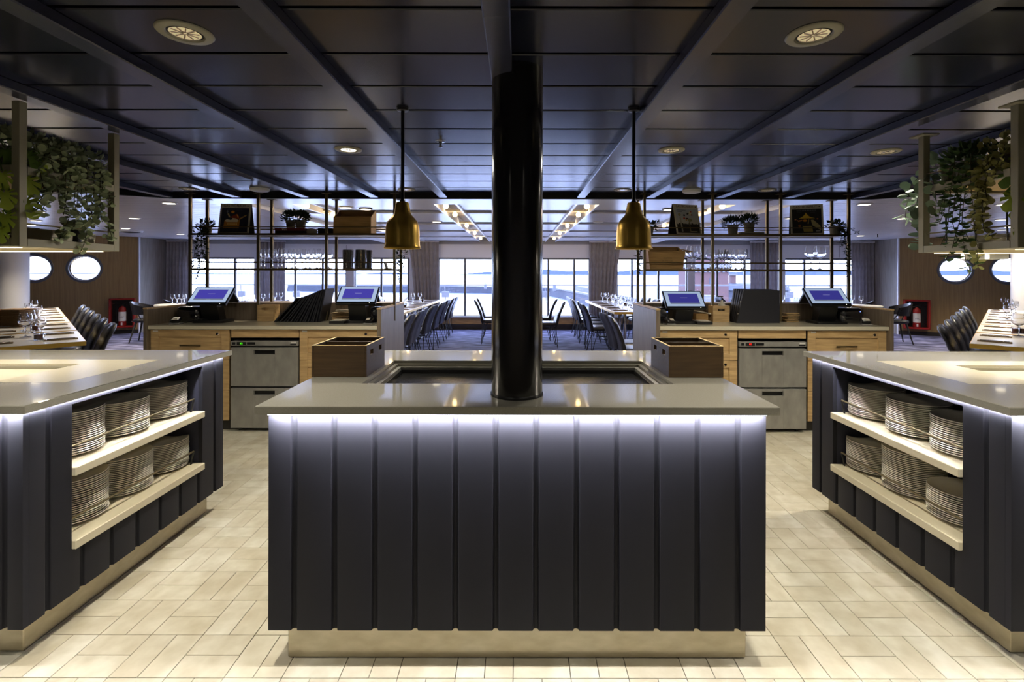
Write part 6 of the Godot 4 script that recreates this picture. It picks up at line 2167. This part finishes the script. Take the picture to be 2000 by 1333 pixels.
	strands(R, "pale grey green plant with large round leaves, at the window end of the right shelf", pale, M["leaf pale"], z.call([
		[[230, 600], [190, 640], [140, 680], [120, 780], [100, 900], [110, 940]], [[240, 640], [210, 720], [180, 800], [200, 900]], [[220, 780], [230, 900], [200, 1010], [210, 1100], [200, 1150]], [[280, 620], [310, 700], [320, 800], [310, 900]], [[240, 900], [230, 1000], [230, 1120]]], 3.604, 1740.0, 170.0), 0.034, 0.03, P(R * 2.27, 1.8455, 2.545), true, 24, Vector2(0.05, 0.045))
	monstera(R, "monstera with split leaves at the aisle corner of the right shelf", P(R * 2.36, 1.8455, 2.14), [
		[1984, 330, 0.03, 0.1, false, 1.0], [1992, 345, 0.05, 0.4, false, 1.1], [1988, 375, 0.02, 0.2, true, 1.0], [1996, 390, 0.04, 0.5, true, 1.0], [1994, 300, 0.05, 0.0, true, 0.7], [1999, 440, 0.03, 0.8, true, 0.8]])
	# pale lamp boxes under the right shelf
	for k in 2:
		lone("sign_holder", bc(Vector3.ZERO, Vector3(0.1, 0.03, 0.03), 0.003), M["white label"], ["small white box under the right hanging shelf, left of the dark gap", "small white box under the right hanging shelf, right of the dark gap"][k], "sign holder", P(2.34 + k * 0.125, 1.49, 2.52))

func _ready() -> void:
	rng.seed = 7
	# camera
	var cam := Camera3D.new()
	cam.name = "camera"
	cam.projection = Camera3D.PROJECTION_FRUSTUM
	cam.near = 0.05
	cam.far = 8000.0
	cam.size = 1333.0 / F * cam.near
	cam.frustum_offset = Vector2((1000.0 - VX) / F, (VY - 666.5) / F) * cam.near
	cam.position = Vector3(0, EYE, 0)
	cam.rotation_degrees = Vector3(0, 0, 0.1)
	add_child(cam)
	# sky and exposure
	var env := Environment.new()
	env.background_mode = Environment.BG_SKY
	var sky := Sky.new()
	var sm := ProceduralSkyMaterial.new()
	sm.sky_top_color = Color(0.70, 0.77, 1.0)
	sm.sky_horizon_color = Color(0.80, 0.86, 1.0)
	sm.ground_horizon_color = Color(0.8, 0.85, 0.95)
	sm.ground_bottom_color = Color(0.5, 0.56, 0.66)
	sm.sky_curve = 0.2
	sky.sky_material = sm
	env.sky = sky
	env.background_energy_multiplier = 14.0
	env.tonemap_mode = Environment.TONE_MAPPER_LINEAR
	env.tonemap_exposure = 1.1
	env.sdfgi_enabled = true
	env.ssao_enabled = true
	env.ssil_enabled = true
	var we := WorldEnvironment.new()
	we.name = "world"
	we.environment = env
	add_child(we)
	materials()
	plate_mesh = plate_shape()
	glass_small = glass_shape(0.041, 0.2)
	glass_big = glass_shape(0.058, 0.235)
	# setting
	build_floor()
	build_ceiling()
	build_walls()
	build_outside()
	build_curtains()
	# lamps of the dark ceiling
	downlight("round white lamp with a ribbed reflector, over the aisle on the left", -1.077, 1.577, 1.75, 42)
	downlight("round white lamp with a ribbed reflector, over the aisle on the right", 0.953, 1.582, 1.75, 42)
	downlight("brightly lit round lamp left of the left brass lamp's rod", -1.07, 3.07, 1.0, 0)
	downlight("unlit looking round lamp right of the right brass lamp's rod", 0.957, 3.07, 2.4, 84)
	downlight("unlit looking round lamp beside the right hanging shelf's pole", 2.325, 3.097, 2.4, 84)
	downlight("round lamp over the outer end of the left rack", -3.04, 4.51, 0.3, 0)
	downlight("round lamp behind the left brass lamp's rod", -1.04, 4.53, 0.3, 0)
	downlight("round lamp left of the right brass lamp's rod", 0.96, 4.53, 0.3, 0)
	downlight("round lamp over the outer half of the right rack", 2.3, 4.53, 0.3, 0)
	flush_light("flat white disc lamp over the left rack", -2.385, 4.5)
	flush_light("flat white disc lamp over the right rack", 1.61, 4.55)
	downlight("round lamp over the inner edge of the left serving island, out of the picture", -1.66, 0.9, 1.75, 48)
	downlight("round lamp over the inner edge of the right serving island, out of the picture", 1.64, 0.9, 1.75, 48)
	for e in [[-1.08, 0.08, "left, straight above the viewer"], [0.955, 0.08, "right, straight above the viewer"], [-1.08, -1.41, "left, behind the viewer"], [0.955, -1.41, "right, behind the viewer"], [-2.4, -0.6, "far left, behind the viewer"], [2.3, -0.6, "far right, behind the viewer"]]:
		downlight("round lamp out of the picture on the " + e[2], e[0], e[1], 0.7, 80)
	var sp := thing("sprinkler", "small chrome sprinkler under the dark ceiling left of the column", "sprinkler", P(-0.46, 2.175, 2.87))
	var spm := Mb.new()
	lathe(spm, [Vector2(0, -0.038), Vector2(0.012, -0.036), Vector2(0.014, -0.03), Vector2(0.006, -0.026), Vector2(0.009, -0.014), Vector2(0.012, -0.006), Vector2(0.012, 0)], 16)
	part(sp, "head", spm, M["chrome"])
	var spr := Mb.new()
	lathe(spr, [Vector2(0.012, -0.004), Vector2(0.03, -0.003), Vector2(0.032, 0)], 20)
	part(sp, "rosette", spr, M["chrome"])
	# objects
	build_center_island()
	build_side_island(-1.0)
	build_side_island(1.0)
	build_station(-1.0)
	build_station(1.0)
	for s in [-1.0, 1.0]: build_wood_box(s)
	build_pendant(786.0, "left")
	build_pendant(1237.5, "right")
	build_tray(-1.0)
	build_tray(1.0)
	build_dining()
	build_counter_items()
	build_rack_items()
	build_plants()
